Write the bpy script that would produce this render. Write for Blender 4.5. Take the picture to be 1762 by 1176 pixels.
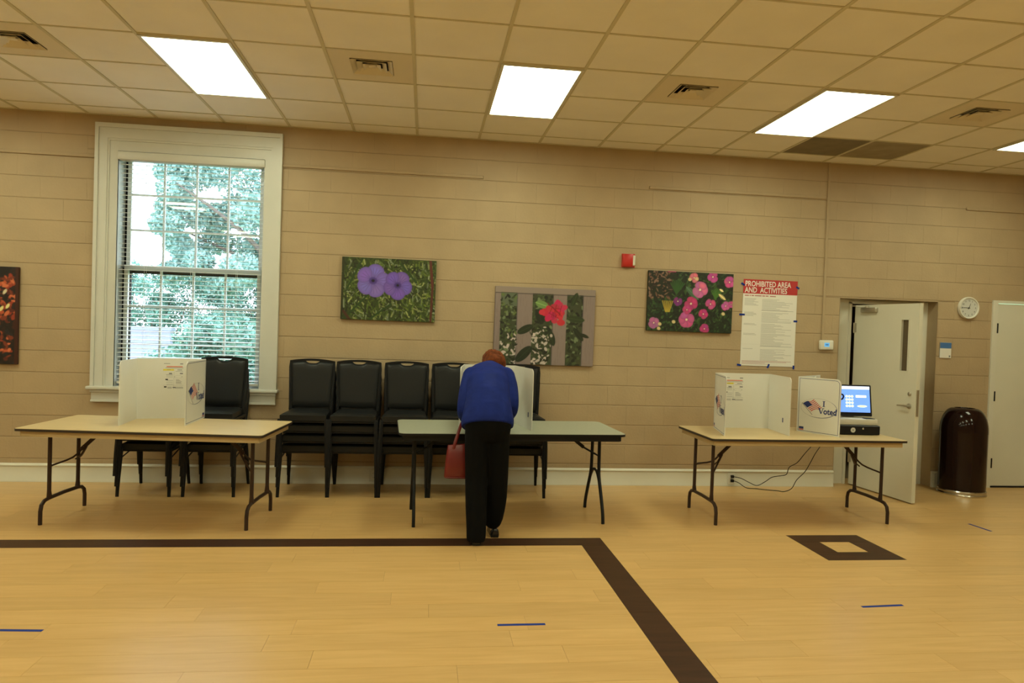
import bpy, bmesh, math, random
import numpy as np
from mathutils import Vector, Matrix

for o in list(bpy.data.objects):
    bpy.data.objects.remove(o)
S = bpy.context.scene
C = S.collection
PI = math.pi
random.seed(7)

# ---------------------------------------------------------------- camera
cd = bpy.data.cameras.new('camera')
cam = bpy.data.objects.new('camera', cd)
C.objects.link(cam)
cd.sensor_width = 36.0
cd.lens = 24.747
r_ = Vector((0.99204346, -0.1213354, 0.03357824))
u_ = Vector((-0.03096708, 0.02334268, 0.9992478))
f_ = Vector((0.12202794, 0.99233706, -0.01939955))
M = Matrix((r_, u_, -f_)).transposed().to_4x4()
M.translation = (0, -7.0781, 1.5932)
cam.matrix_world = M
cd.clip_start = 0.05
cd.clip_end = 300
S.camera = cam

# ---------------------------------------------------------------- world, exposure
S.view_settings.view_transform = 'Standard'
S.view_settings.look = 'None'
S.view_settings.gamma = 1
S.view_settings.use_curve_mapping = False
S.view_settings.exposure = 0.0
PANEL_E = 13.5
PANEL_C = (0.95, 1.0, 0.69)
SKY_E = 6.5
W = bpy.data.worlds.new('world')
S.world = W
W.use_nodes = True
bgn = W.node_tree.nodes['Background']
bgn.inputs[0].default_value = (0.76, 0.88, 1.0, 1)
bgn.inputs[1].default_value = SKY_E

# ---------------------------------------------------------------- materials
MATS = {}
def s2l(c):
    return tuple(((v / 255.0) / 12.92 if v / 255.0 <= 0.04045 else (((v / 255.0) + 0.055) / 1.055) ** 2.4) for v in c)

def mat(name, col, rough=0.5, metal=0.0, var=0.0, scale=8.0, bump=0.0, bscale=60.0, emit=0.0, emitc=None, spec=0.5, coat=0.0, stretch=None, vcol=None):
    if name in MATS:
        return MATS[name]
    m = bpy.data.materials.new(name)
    m.use_nodes = True
    nt = m.node_tree
    n = nt.nodes
    L = nt.links
    b = n['Principled BSDF']
    b.inputs['Base Color'].default_value = (*col, 1)
    b.inputs['Roughness'].default_value = rough
    b.inputs['Metallic'].default_value = metal
    b.inputs['Specular IOR Level'].default_value = spec
    b.inputs['Coat Weight'].default_value = coat
    if coat:
        b.inputs['Coat Roughness'].default_value = 0.08
    if vcol:
        a = n.new('ShaderNodeAttribute')
        a.attribute_name = vcol
        L.new(a.outputs['Color'], b.inputs['Base Color'])
    geo = n.new('ShaderNodeNewGeometry')
    mp = n.new('ShaderNodeMapping')
    L.new(geo.outputs['Position'], mp.inputs[0])
    if stretch:
        mp.inputs['Scale'].default_value = stretch
    if var > 0:
        t = n.new('ShaderNodeTexNoise')
        t.inputs['Scale'].default_value = scale
        t.inputs['Detail'].default_value = 4
        L.new(mp.outputs[0], t.inputs['Vector'])
        mr = n.new('ShaderNodeMapRange')
        mr.inputs[1].default_value = 0.3
        mr.inputs[2].default_value = 0.7
        mr.inputs[3].default_value = 1 - var
        mr.inputs[4].default_value = 1 + var
        L.new(t.outputs['Fac'], mr.inputs[0])
        hs = n.new('ShaderNodeHueSaturation')
        if vcol:
            L.new(a.outputs['Color'], hs.inputs['Color'])
        else:
            hs.inputs['Color'].default_value = (*col, 1)
        L.new(mr.outputs[0], hs.inputs['Value'])
        L.new(hs.outputs[0], b.inputs['Base Color'])
    if bump > 0:
        t2 = n.new('ShaderNodeTexNoise')
        t2.inputs['Scale'].default_value = bscale
        t2.inputs['Detail'].default_value = 5
        L.new(mp.outputs[0], t2.inputs['Vector'])
        bp = n.new('ShaderNodeBump')
        bp.inputs['Strength'].default_value = bump
        bp.inputs['Distance'].default_value = 0.004
        L.new(t2.outputs['Fac'], bp.inputs['Height'])
        L.new(bp.outputs[0], b.inputs['Normal'])
    if emit > 0:
        b.inputs['Emission Color'].default_value = (*(emitc or col), 1)
        b.inputs['Emission Strength'].default_value = emit
        if vcol:
            L.new(a.outputs['Color'], b.inputs['Emission Color'])
    MATS[name] = m
    return m

def plank_mat(name, col, c2, rough):
    m = mat(name, col, rough)
    n = m.node_tree.nodes
    L = m.node_tree.links
    b = n['Principled BSDF']
    mp = [k for k in n if k.type == 'MAPPING'][0]
    mp.inputs['Scale'].default_value = (0.9, 9, 1)
    oi = n.new('ShaderNodeObjectInfo')
    ge = n.new('ShaderNodeNewGeometry')
    ad = n.new('ShaderNodeMath'); ad.operation = 'ADD'
    L.new(oi.outputs['Random'], ad.inputs[0]); L.new(ge.outputs['Random Per Island'], ad.inputs[1])
    fr = n.new('ShaderNodeMath'); fr.operation = 'FRACT'
    L.new(ad.outputs[0], fr.inputs[0])
    cb = n.new('ShaderNodeCombineXYZ')
    mu = n.new('ShaderNodeMath'); mu.operation = 'MULTIPLY'; mu.inputs[1].default_value = 37
    L.new(fr.outputs[0], mu.inputs[0]); L.new(mu.outputs[0], cb.inputs[2]); L.new(mu.outputs[0], cb.inputs[0])
    va = n.new('ShaderNodeVectorMath'); va.operation = 'ADD'
    L.new(mp.outputs[0], va.inputs[0]); L.new(cb.outputs[0], va.inputs[1])
    t = n.new('ShaderNodeTexNoise'); t.inputs['Scale'].default_value = 2.6; t.inputs['Detail'].default_value = 6; t.inputs['Distortion'].default_value = 0.6
    L.new(va.outputs[0], t.inputs['Vector'])
    cr = n.new('ShaderNodeMix'); cr.data_type = 'RGBA'
    mr = n.new('ShaderNodeMapRange'); mr.inputs[1].default_value = 0.35; mr.inputs[2].default_value = 0.68
    L.new(t.outputs['Fac'], mr.inputs[0])
    L.new(mr.outputs[0], cr.inputs[0])
    cr.inputs[6].default_value = (*col, 1); cr.inputs[7].default_value = (*c2, 1)
    hs = n.new('ShaderNodeHueSaturation')
    mv = n.new('ShaderNodeMapRange'); mv.inputs[3].default_value = 0.95; mv.inputs[4].default_value = 1.05
    L.new(fr.outputs[0], mv.inputs[0])
    L.new(mv.outputs[0], hs.inputs['Value']); L.new(cr.outputs[2], hs.inputs['Color'])
    L.new(hs.outputs[0], b.inputs['Base Color'])
    return m

def glass_mat():
    m = bpy.data.materials.new('window_glass')
    m.use_nodes = True
    nt = m.node_tree
    nt.nodes.clear()
    o = nt.nodes.new('ShaderNodeOutputMaterial')
    mx = nt.nodes.new('ShaderNodeMixShader')
    t = nt.nodes.new('ShaderNodeBsdfTransparent'); t.inputs[0].default_value = (0.93, 0.97, 0.98, 1)
    g = nt.nodes.new('ShaderNodeBsdfGlossy'); g.inputs['Roughness'].default_value = 0.02
    mx.inputs[0].default_value = 0.07
    nt.links.new(t.outputs[0], mx.inputs[1]); nt.links.new(g.outputs[0], mx.inputs[2]); nt.links.new(mx.outputs[0], o.inputs[0])
    return m

m_block = mat('painted_block', (0.44, 0.33, 0.20), 0.55, var=0.05, scale=3, bump=0.45, bscale=45, spec=0.35)
m_mortar = mat('painted_mortar', (0.35, 0.26, 0.155), 0.7, bump=0.3, bscale=70)
m_wall = mat('painted_wall', (0.44, 0.33, 0.20), 0.6, var=0.03, bump=0.15, bscale=40)
m_trim = mat('white_trim_paint', (0.70, 0.68, 0.58), 0.35, var=0.02, scale=5, spec=0.5)
m_win = mat('window_white_paint', (0.61, 0.61, 0.56), 0.35, var=0.02, scale=5)
m_door = mat('door_white_paint', (0.68, 0.66, 0.55), 0.38, var=0.03, scale=2)
m_tile = mat('ceiling_tile_felt', (0.85, 0.81, 0.74), 0.85, var=0.03, scale=2.5, bump=0.2, bscale=160, spec=0.2)
m_bar = mat('ceiling_bar_metal', (0.60, 0.55, 0.40), 0.6, spec=0.2)
m_tdark = mat('ceiling_tile_dark', (0.20, 0.165, 0.11), 0.8, var=0.12, scale=6)
m_tmid = mat('ceiling_tile_brown', (0.30, 0.25, 0.17), 0.8, var=0.12, scale=6)
m_plank = plank_mat('maple_plank', (0.635, 0.405, 0.165), (0.57, 0.35, 0.132), 0.30)
m_plank.node_tree.nodes['Principled BSDF'].inputs['Specular IOR Level'].default_value = 0.45
m_pdark = plank_mat('walnut_plank', (0.060, 0.026, 0.014), (0.038, 0.017, 0.010), 0.40)
m_pdark.node_tree.nodes['Principled BSDF'].inputs['Specular IOR Level'].default_value = 0.2
m_gap = mat('floor_gap', (0.16, 0.085, 0.03), 0.8)
m_black = mat('black_metal', (0.010, 0.010, 0.011), 0.45, spec=0.2)
m_brownm = mat('brown_metal', (0.040, 0.022, 0.015), 0.42, spec=0.25)
m_vinyl = mat('black_vinyl', (0.009, 0.010, 0.011), 0.42, bump=0.15, bscale=90, spec=0.30)
m_tan = mat('tan_laminate', (0.60, 0.45, 0.24), 0.38, var=0.05, scale=6, stretch=(1, 6, 1))
m_tanside = mat('tan_apron', (0.52, 0.38, 0.19), 0.5, var=0.05, scale=4)
m_grayt = mat('gray_green_laminate', (0.36, 0.375, 0.29), 0.42, var=0.04, scale=60)
m_rubber = mat('dark_edge_band', (0.03, 0.02, 0.015), 0.5)
m_plastic = mat('white_corrugated_plastic', (0.74, 0.73, 0.68), 0.42, var=0.02, scale=3)
m_navy = mat('navy_ink', (0.015, 0.03, 0.16), 0.5)
m_redink = mat('red_ink', (0.55, 0.05, 0.05), 0.5)
m_grayink = mat('gray_ink', (0.22, 0.22, 0.24), 0.6)
m_blackink = mat('black_ink', (0.01, 0.01, 0.012), 0.6)
m_yellow = mat('yellow_ink', (0.75, 0.62, 0.03), 0.5)
m_pinkink = mat('coral_ink', (0.70, 0.18, 0.12), 0.5)
m_paper = mat('white_paper', (0.78, 0.76, 0.70), 0.6)
m_bluetape = mat('blue_masking_tape', (0.014, 0.040, 0.26), 0.6, spec=0.1)
m_red = mat('red_enamel', (0.50, 0.02, 0.015), 0.35)
m_chrome = mat('brushed_chrome', (0.6, 0.57, 0.5), 0.22, metal=1.0)
m_steel = mat('satin_steel', (0.50, 0.47, 0.40), 0.38, metal=0.9)
m_can = mat('oxblood_enamel', (0.014, 0.005, 0.0045), 0.10, spec=0.25, coat=0.06)
m_blackp = mat('black_plastic', (0.010, 0.010, 0.011), 0.38, spec=0.25)
m_greyp = mat('pale_grey_plastic', (0.62, 0.60, 0.52), 0.45)
m_whitep = mat('white_plastic', (0.72, 0.70, 0.62), 0.4)
m_glass = glass_mat()
m_lite = mat('wired_glass', (0.10, 0.075, 0.045), 0.12, spec=0.6)
m_print = mat('photo_print', (0.5, 0.5, 0.5), 0.5, vcol='Col')
m_panel = mat('light_diffuser', (1, 1, 1), 0.5, emit=PANEL_E, emitc=PANEL_C)
m_screen = mat('screen_glass', (0.02, 0.02, 0.02), 0.2, emit=1.1, vcol='Col')
m_lcd = mat('lcd_display', (0.1, 0.4, 0.8), 0.3, emit=0.6, emitc=(0.15, 0.45, 0.9))
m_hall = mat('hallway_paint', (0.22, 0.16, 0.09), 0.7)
m_hvac = mat('vent_metal', (0.70, 0.62, 0.47), 0.5, spec=0.3)
m_duct = mat('duct_black', (0.02, 0.017, 0.012), 0.9)

# ---------------------------------------------------------------- geometry helpers
def bx(bm, lo, hi, bev=0.0, seg=1):
    x0, y0, z0 = lo; x1, y1, z1 = hi
    vs = [bm.verts.new(p) for p in ((x0,y0,z0),(x1,y0,z0),(x1,y1,z0),(x0,y1,z0),(x0,y0,z1),(x1,y0,z1),(x1,y1,z1),(x0,y1,z1))]
    fs = [bm.faces.new([vs[i] for i in f]) for f in ((0,3,2,1),(4,5,6,7),(0,1,5,4),(1,2,6,5),(2,3,7,6),(3,0,4,7))]
    if bev:
        es = list({e for f in fs for e in f.edges})
        bmesh.ops.bevel(bm, geom=es, offset=bev, segments=seg, affect='EDGES', profile=0.5)
    return vs

def tube(bm, pts, r, n=8, cap=True, flat=None):
    pts = [Vector(p) for p in pts]
    rings = []
    rr = r if isinstance(r, (list, tuple)) else [r] * len(pts)
    prev = None
    for i, p in enumerate(pts):
        d = (pts[min(i + 1, len(pts) - 1)] - pts[max(i - 1, 0)]).normalized()
        ref = prev if prev is not None else (Vector((1, 0, 0)) if abs(d.x) < 0.8 else Vector((0, 0, 1)))
        a = (ref - d * ref.dot(d)).normalized()
        b = d.cross(a)
        prev = a
        fl = flat or (1, 1)
        rings.append([bm.verts.new(p + a * rr[i] * fl[0] * math.cos(2*PI*k/n + PI/n) + b * rr[i] * fl[1] * math.sin(2*PI*k/n + PI/n)) for k in range(n)])
    for A, B in zip(rings, rings[1:]):
        for k in range(n):
            bm.faces.new((A[k], A[(k+1) % n], B[(k+1) % n], B[k]))
    if cap:
        bm.faces.new(rings[0][::-1]); bm.faces.new(rings[-1])

def smooth_path(pts, k=4):
    P = [Vector(p) for p in pts]
    out = []
    for i in range(len(P) - 1):
        p0 = P[max(i-1, 0)]; p1 = P[i]; p2 = P[i+1]; p3 = P[min(i+2, len(P)-1)]
        for j in range(k):
            t = j / k
            out.append(0.5 * ((2*p1) + (p2-p0)*t + (2*p0-5*p1+4*p2-p3)*t*t + (3*p1-p0-3*p2+p3)*t*t*t))
    out.append(P[-1])
    return out

def lathe(bm, prof, n=24, c=(0, 0, 0), axis='z'):
    rings = []
    for r, z in prof:
        ring = []
        for k in range(n):
            a = 2*PI*k/n
            if axis == 'z': p = (c[0]+r*math.cos(a), c[1]+r*math.sin(a), c[2]+z)
            else: p = (c[0]+r*math.cos(a), c[1]+z, c[2]+r*math.sin(a))
            ring.append(bm.verts.new(p))
        rings.append(ring)
    for A, B in zip(rings, rings[1:]):
        for k in range(n):
            bm.faces.new((A[k], A[(k+1) % n], B[(k+1) % n], B[k]))
    bm.faces.new(rings[0][::-1]); bm.faces.new(rings[-1])

def prism(bm, outline, y0, y1, plane='xz'):
    """closed 2D outline extruded: plane xz -> along y, plane xy -> along z"""
    def P(a, b, c):
        return (a, c, b) if plane == 'xz' else (a, b, c)
    A = [bm.verts.new(P(a, b, y0)) for a, b in outline]
    B = [bm.verts.new(P(a, b, y1)) for a, b in outline]
    n = len(A)
    bm.faces.new(A); bm.faces.new(B[::-1])
    for k in range(n):
        bm.faces.new((A[k], B[k], B[(k+1) % n], A[(k+1) % n]))

def loft(bm, rings):
    R = [[bm.verts.new(p) for p in ring] for ring in rings]
    n = len(R[0])
    for A, B in zip(R, R[1:]):
        for k in range(n):
            bm.faces.new((A[k], A[(k+1) % n], B[(k+1) % n], B[k]))
    bm.faces.new(R[0][::-1]); bm.faces.new(R[-1])

def ell(c, a, b, ax=(1, 0, 0), ay=(0, 1, 0), n=16, sq=1.0):
    c = Vector(c); ax = Vector(ax); ay = Vector(ay)
    out = []
    for k in range(n):
        t = 2*PI*k/n
        cs, sn = math.cos(t), math.sin(t)
        cs = math.copysign(abs(cs) ** sq, cs); sn = math.copysign(abs(sn) ** sq, sn)
        out.append(c + ax * a * cs + ay * b * sn)
    return out

def blob(bm, c, r, rot=None, n=12):
    m = Matrix.Translation(c)
    if rot: m = m @ rot.to_4x4()
    m = m @ Matrix.Diagonal((*r, 1))
    bmesh.ops.create_uvsphere(bm, u_segments=n*2, v_segments=n, radius=1, matrix=m)

def obj(name, bm, m, parent=None, smooth=True, ang=35, label=None, loc=None):
    bmesh.ops.recalc_face_normals(bm, faces=bm.faces[:])
    me = bpy.data.meshes.new(name)
    bm.to_mesh(me)
    bm.free()
    if smooth:
        me.polygons.foreach_set('use_smooth', [True] * len(me.polygons))
        me.set_sharp_from_angle(angle=math.radians(ang))
    o = bpy.data.objects.new(name, me)
    C.objects.link(o)
    for q in (m if isinstance(m, (list, tuple)) else [m]):
        me.materials.append(q)
    if parent: o.parent = parent
    if loc: o.location = loc
    if label: o['label'] = label
    return o

def tag(o, label, cat, group=None, kind=None):
    o['label'] = label; o['category'] = cat
    if group: o['group'] = group
    if kind: o['kind'] = kind
    return o

def thing(name, label, cat, loc=(0, 0, 0), rz=0.0, group=None):
    o = bpy.data.objects.new(name, None)
    C.objects.link(o)
    o.empty_display_size = 0.1
    o.location = loc
    o.rotation_euler = (0, 0, rz)
    return tag(o, label, cat, group)

def struct(name, bm, m, parent=None, **k):
    o = obj(name, bm, m, parent, **k)
    if parent is None: o['kind'] = 'structure'
    return o

def N(): return bmesh.new()

def boxobj(name, lo, hi, m, parent=None, bev=0.0, label=None, seg=1):
    bm = N(); bx(bm, lo, hi, bev, seg)
    return obj(name, bm, m, parent, label=label)

def dup(root, loc, rz=None, label=None, group=None):
    r = root.copy(); C.objects.link(r); r.location = loc
    if rz is not None: r.rotation_euler = (0, 0, rz)
    if label: r['label'] = label
    if group: r['group'] = group
    for ch in list(root.children):
        c = ch.copy(); C.objects.link(c); c.parent = r
        for g in list(ch.children):
            d = g.copy(); C.objects.link(d); d.parent = c
    return r

def text_bm(bm, s, size, at, plane='xz', offset=0.0, align='CENTER', depth=0.0008, sx=1.0, flip=False, mi=0, shear=0.0):
    """flat lettering appended to bm; at = (x, y, z) of the baseline anchor; faces toward -y"""
    cu = bpy.data.curves.new('lettering', 'FONT')
    cu.body = s; cu.size = size; cu.offset = offset; cu.align_x = align; cu.shear = shear
    cu.resolution_u = 3
    to = bpy.data.objects.new('lettering', cu)
    C.objects.link(to)
    dg = bpy.context.evaluated_depsgraph_get()
    me = bpy.data.meshes.new_from_object(to.evaluated_get(dg))
    bpy.data.objects.remove(to)
    nv = len(bm.verts); nf = len(bm.faces)
    bm.from_mesh(me)
    bm.verts.ensure_lookup_table(); bm.faces.ensure_lookup_table()
    for v in bm.verts[nv:]:
        x, y = v.co.x * sx, v.co.y
        v.co = Vector((at[0] + x, at[1], at[2] + y))
    for f in bm.faces[nf:]:
        f.material_index = mi
    bpy.data.meshes.remove(me)

# raster pictures carried as colours on a fine flat grid
class Pic:
    def __init__(s, w, h, col):
        s.w, s.h = w, h
        s.a = np.zeros((h, w, 3)); s.a[:] = s2l(col)
        s.Y, s.X = np.mgrid[0:h, 0:w]
    def win(s, x0, x1, y0, y1):
        return slice(max(0, int(y0)), min(s.h, int(y1) + 2)), slice(max(0, int(x0)), min(s.w, int(x1) + 2))
    def ell(s, cx, cy, a, b, ang, col, edge=None):
        r = max(a, b) + 2
        w = s.win(cx - r, cx + r, cy - r, cy + r)
        X = s.X[w] - cx; Y = s.Y[w] - cy
        ca, sa = math.cos(ang), math.sin(ang)
        q = ((X*ca + Y*sa) / a) ** 2 + ((-X*sa + Y*ca) / b) ** 2
        m = np.clip((1 - q) * min(a, b) * 0.8, 0, 1)[..., None]
        c = np.array(s2l(col))
        if edge is not None:
            e = np.array(s2l(edge)); t = np.clip(q, 0, 1)[..., None]
            c = c * (1 - t) + e * t
        s.a[w] = s.a[w] * (1 - m) + c * m
    def line(s, x0, y0, x1, y1, wd, col):
        w = s.win(min(x0, x1) - wd - 1, max(x0, x1) + wd + 1, min(y0, y1) - wd - 1, max(y0, y1) + wd + 1)
        X = s.X[w]; Y = s.Y[w]
        dx, dy = x1 - x0, y1 - y0
        t = np.clip(((X - x0)*dx + (Y - y0)*dy) / (dx*dx + dy*dy + 1e-9), 0, 1)
        d = np.hypot(X - x0 - t*dx, Y - y0 - t*dy)
        m = np.clip(wd / 2 - d + 0.5, 0, 1)[..., None]
        s.a[w] = s.a[w] * (1 - m) + np.array(s2l(col)) * m
    def rect(s, x0, y0, x1, y1, col):
        s.a[max(0, int(y0)):int(y1), max(0, int(x0)):int(x1)] = s2l(col)

def print_obj(name, pic, x0, z0, w, h, y, m, parent, label=None):
    """pic mapped to the rectangle x0..x0+w, z0..z0+h, facing -y"""
    H, Wd = pic.h, pic.w
    xs = np.linspace(x0, x0 + w, Wd); zs = np.linspace(z0 + h, z0, H)
    co = np.zeros((H, Wd, 3)); co[..., 0] = xs[None, :]; co[..., 1] = y; co[..., 2] = zs[:, None]
    idx = np.arange(H * Wd).reshape(H, Wd)
    f = np.stack([idx[1:, :-1], idx[1:, 1:], idx[:-1, 1:], idx[:-1, :-1]], -1).reshape(-1, 4)
    me = bpy.data.meshes.new(name)
    me.from_pydata(co.reshape(-1, 3).tolist(), [], f.tolist())
    at = me.color_attributes.new('Col', 'FLOAT_COLOR', 'POINT')
    c = np.ones((H * Wd, 4)); c[:, :3] = pic.a.reshape(-1, 3)
    at.data.foreach_set('color', c.ravel())
    me.materials.append(m)
    o = bpy.data.objects.new(name, me)
    C.objects.link(o)
    o.parent = parent
    if label: o['label'] = label
    return o

def rect_sub(rects, hole):
    out = []
    hx0, hy0, hx1, hy1 = hole
    for (a, b, c, d) in rects:
        if hx0 >= c or hx1 <= a or hy0 >= d or hy1 <= b:
            out.append((a, b, c, d)); continue
        if b < hy0: out.append((a, b, c, hy0))
        if d > hy1: out.append((a, hy1, c, d))
        lo, hi = max(b, hy0), min(d, hy1)
        if a < hx0: out.append((a, lo, hx0, hi))
        if c > hx1: out.append((hx1, lo, c, hi))
    return [q for q in out if q[2] - q[0] > 0.004 and q[3] - q[1] > 0.004]

# ================================================================= SETTING
XL, XR, YF, H = -8.0, 8.7, -12.0, 3.462
CP = Vector((0, -7.08, 1.59))

# ---- floor: base + planks
bm = N(); bx(bm, (XL, YF, -0.12), (XR, 0.42, -0.004))
floor = struct('floor', bm, m_gap, smooth=False)
floor['label'] = 'pale maple plank floor with dark inlaid border'
PW = 0.1836
dark = []                                   # inlay rectangles
sy0, sy1 = -1.8205, -2.0041
sx0, sx1 = 1.196, 1.380
holes = [(XL, sy1, sx1, sy0), (sx0, YF, sx1, sy1)]
def diamond(cx):
    return [(cx, -2.376, cx+0.61, -2.193), (cx, -1.949, cx+0.61, -1.766), (cx, -2.193, cx+0.183, -1.949), (cx+0.427, -2.193, cx+0.61, -1.949)]
dia = diamond(2.921) + diamond(5.075) + diamond(7.23)
planks = []
row = 0
y = 0.42
while y > YF:
    y0 = y - PW
    x = XL - random.uniform(0, 1.2)
    while x < XR:
        x1 = x + 1.22
        rs = [(max(x, XL), max(y0, YF), min(x1, XR), y)]
        for hl in holes + dia:
            rs = rect_sub(rs, hl)
        planks += rs
        x = x1
    y = y0
for hl in (holes[0],):
    x = XL
    while x < sx1 - 0.01:
        dark.append((x, sy1, min(x + 1.22, sx1), sy0)); x += 1.22
y = sy1
while y > YF + 0.01:
    dark.append((sx0, max(y - 1.22, YF), sx1, y)); y -= 1.22
dark += dia
def viewable(x, y):
    d = Vector((x, y, 0)) - CP
    return d.dot(f_) > 0.3 and abs(d.dot(r_) / d.dot(f_)) < 0.80 and abs(d.dot(u_) / d.dot(f_)) < 0.54
def plank_bm(bm, r, o=(0, 0), g=0.0006):
    a, b, c, d = r
    bx(bm, (a+g-o[0], b+g-o[1], -0.004), (c-g-o[0], d-g-o[1], 0.0))
vis = []; rest = []
for mm, lst in ((m_plank, planks), (m_pdark, dark)):
    for q in lst:
        cx, cy = (q[0]+q[2])/2, (q[1]+q[3])/2
        ok = any(viewable(px, py) for px in (q[0], cx, q[2]) for py in (q[1], q[3]))
        dist = (Vector((cx, cy, 0)) - CP).length
        (vis if ok else rest).append((dist, q, mm))
vis.sort(key=lambda t: (t[2] is m_plank, t[0]))
rest += vis[300:]; vis = vis[:300]
for d_, q, mm in vis:
    bm = N(); c_ = ((q[0]+q[2])/2, (q[1]+q[3])/2)
    plank_bm(bm, q, c_)
    o = obj('plank', bm, mm, floor, smooth=False, loc=(c_[0], c_[1], 0))
    if mm is m_pdark: o['label'] = 'dark walnut coloured inlay plank'
for mm in (m_plank, m_pdark):
    bm = N()
    for d_, q, m3 in rest:
        if m3 is mm: plank_bm(bm, q)
    o = obj('planks_further_away', bm, mm, floor, smooth=False); o['kind'] = 'stuff'

# ---- back wall: core + painted blocks
OPEN = [(-2.93, 0.90, -1.585, 3.14), (4.40, -0.1, 5.545, 2.035), (6.27, -0.1, 7.25, 2.05)]
bm = N()
cells = [(XL, 0.0, XR, 3.6)]
for hl in OPEN: cells = rect_sub(cells, hl)
for a, b, c, d in cells: bx(bm, (a, 0.004, b), (c, 0.24, d))
wall = struct('wall_back', bm, m_mortar, smooth=False)
wall['label'] = 'tan painted concrete block wall'
BZ = 0.0138
blocks = []
k = 0
z = BZ - 0.2032
while z < H:
    x = XL - (0.2032 if k % 2 else 0.0) - 0.075
    while x < XR:
        rs = [(max(x, XL), max(z, 0), min(x + 0.4064, XR), min(z + 0.2032, H + 0.02))]
        for hl in OPEN: rs = rect_sub(rs, hl)
        blocks += [q for q in rs if q[2] > q[0] and q[3] - q[1] > 0.01]
        x += 0.4064
    z += 0.2032; k += 1
bmeshes = {}
def block_bm(bm, w, h, o=(0, 0)):
    gx, gz, ch = 0.0002, 0.0028, 0.0036
    x0, x1, z0, z1 = -w/2+gx+o[0], w/2-gx+o[0], -h/2+gz+o[1], h/2-gz+o[1]
    cx = 0.0005
    B = [bm.verts.new(p) for p in ((x0, 0.006, z0), (x1, 0.006, z0), (x1, 0.006, z1), (x0, 0.006, z1))]
    F = [bm.verts.new(p) for p in ((x0+cx, 0, z0+ch), (x1-cx, 0, z0+ch), (x1-cx, 0, z1-ch), (x0+cx, 0, z1-ch))]
    G = [bm.verts.new(p) for p in ((x0, 0.0022, z0), (x1, 0.0022, z0), (x1, 0.0022, z1), (x0, 0.0022, z1))]
    bm.faces.new(F)
    for i in range(4):
        j = (i+1) % 4
        bm.faces.new((G[i], G[j], F[j], F[i])); bm.faces.new((B[i], B[j], G[j], G[i]))
def vis_wall(q):
    for px in (q[0], q[2]):
        for pz in (q[1], q[3]):
            d = Vector((px, 0, pz)) - CP
            if abs(d.dot(r_) / d.dot(f_)) < 0.735 and abs(d.dot(u_) / d.dot(f_)) < 0.50: return True
    return False
bl = sorted(blocks, key=lambda q: (not vis_wall(q), (Vector(((q[0]+q[2])/2, 0, (q[1]+q[3])/2)) - CP).length))
rb = random.Random(3)
for q in bl[:300]:
    w, h = round(q[2]-q[0], 4), round(q[3]-q[1], 4)
    if (w, h) not in bmeshes:
        bm = N(); block_bm(bm, w, h)
        bmesh.ops.recalc_face_normals(bm, faces=bm.faces[:])
        me = bpy.data.meshes.new('block'); bm.to_mesh(me); bm.free(); me.materials.append(m_block)
        bmeshes[(w, h)] = me
    o = bpy.data.objects.new('block', bmeshes[(w, h)]); C.objects.link(o); o.parent = wall
    o.location = ((q[0]+q[2])/2, rb.uniform(-0.0006, 0.0006), (q[1]+q[3])/2)
bm = N()
for q in bl[300:]: block_bm(bm, q[2]-q[0], q[3]-q[1], ((q[0]+q[2])/2, (q[1]+q[3])/2))
o = obj('blocks_further_away', bm, m_block, wall, smooth=False); o['kind'] = 'stuff'

# ---- other walls
bm = N(); bx(bm, (XL-0.2, YF, 0), (XL, 0.24, 3.6)); struct('wall_left', bm, m_wall, smooth=False)
bm = N(); bx(bm, (XR, YF, 0), (XR+0.2, 0.24, 3.6)); struct('wall_right', bm, m_wall, smooth=False)
bm = N(); bx(bm, (XL-0.2, YF-0.2, 0), (XR+0.2, YF, 3.6)); struct('wall_front', bm, m_wall, smooth=False)

# ---- baseboards
def baseboard(name, x0, x1):
    bm = N()
    prism(bm, [(-0.001, 0.0), (-0.024, 0.0), (-0.024, 0.012), (-0.018, 0.022), (-0.016, 0.145), (-0.022, 0.150), (-0.022, 0.158), (-0.012, 0.172), (-0.001, 0.174)], x0, x1, 'xy')
    for v in bm.verts: v.co = Vector((v.co.z, v.co.x, v.co.y))
    return struct(name, bm, m_trim)
baseboard('baseboard_back', XL, 4.40)
baseboard('baseboard_back_right', 5.545, 6.19)
bm = N(); bx(bm, (4.385, -0.016, 0), (4.402, 0.16, 0.165), 0.004); struct('baseboard_door_reveal', bm, m_trim)
# picture rails
for i, (a, b, zz) in enumerate(((XL, -3.12, 3.075), (-1.43, 0.527, 3.092), (2.242, 4.19, 3.09), (5.824, XR, 3.062))):
    bm = N(); bx(bm, (a, -0.016, zz-0.016), (b, 0.0, zz+0.014), 0.004)
    x = a + 0.15
    while x < b:
        bx(bm, (x, -0.019, zz-0.006), (x+0.012, -0.015, zz+0.006)); x += 0.55
    struct('trim_%d' % (i+1), bm, m_block)

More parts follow.
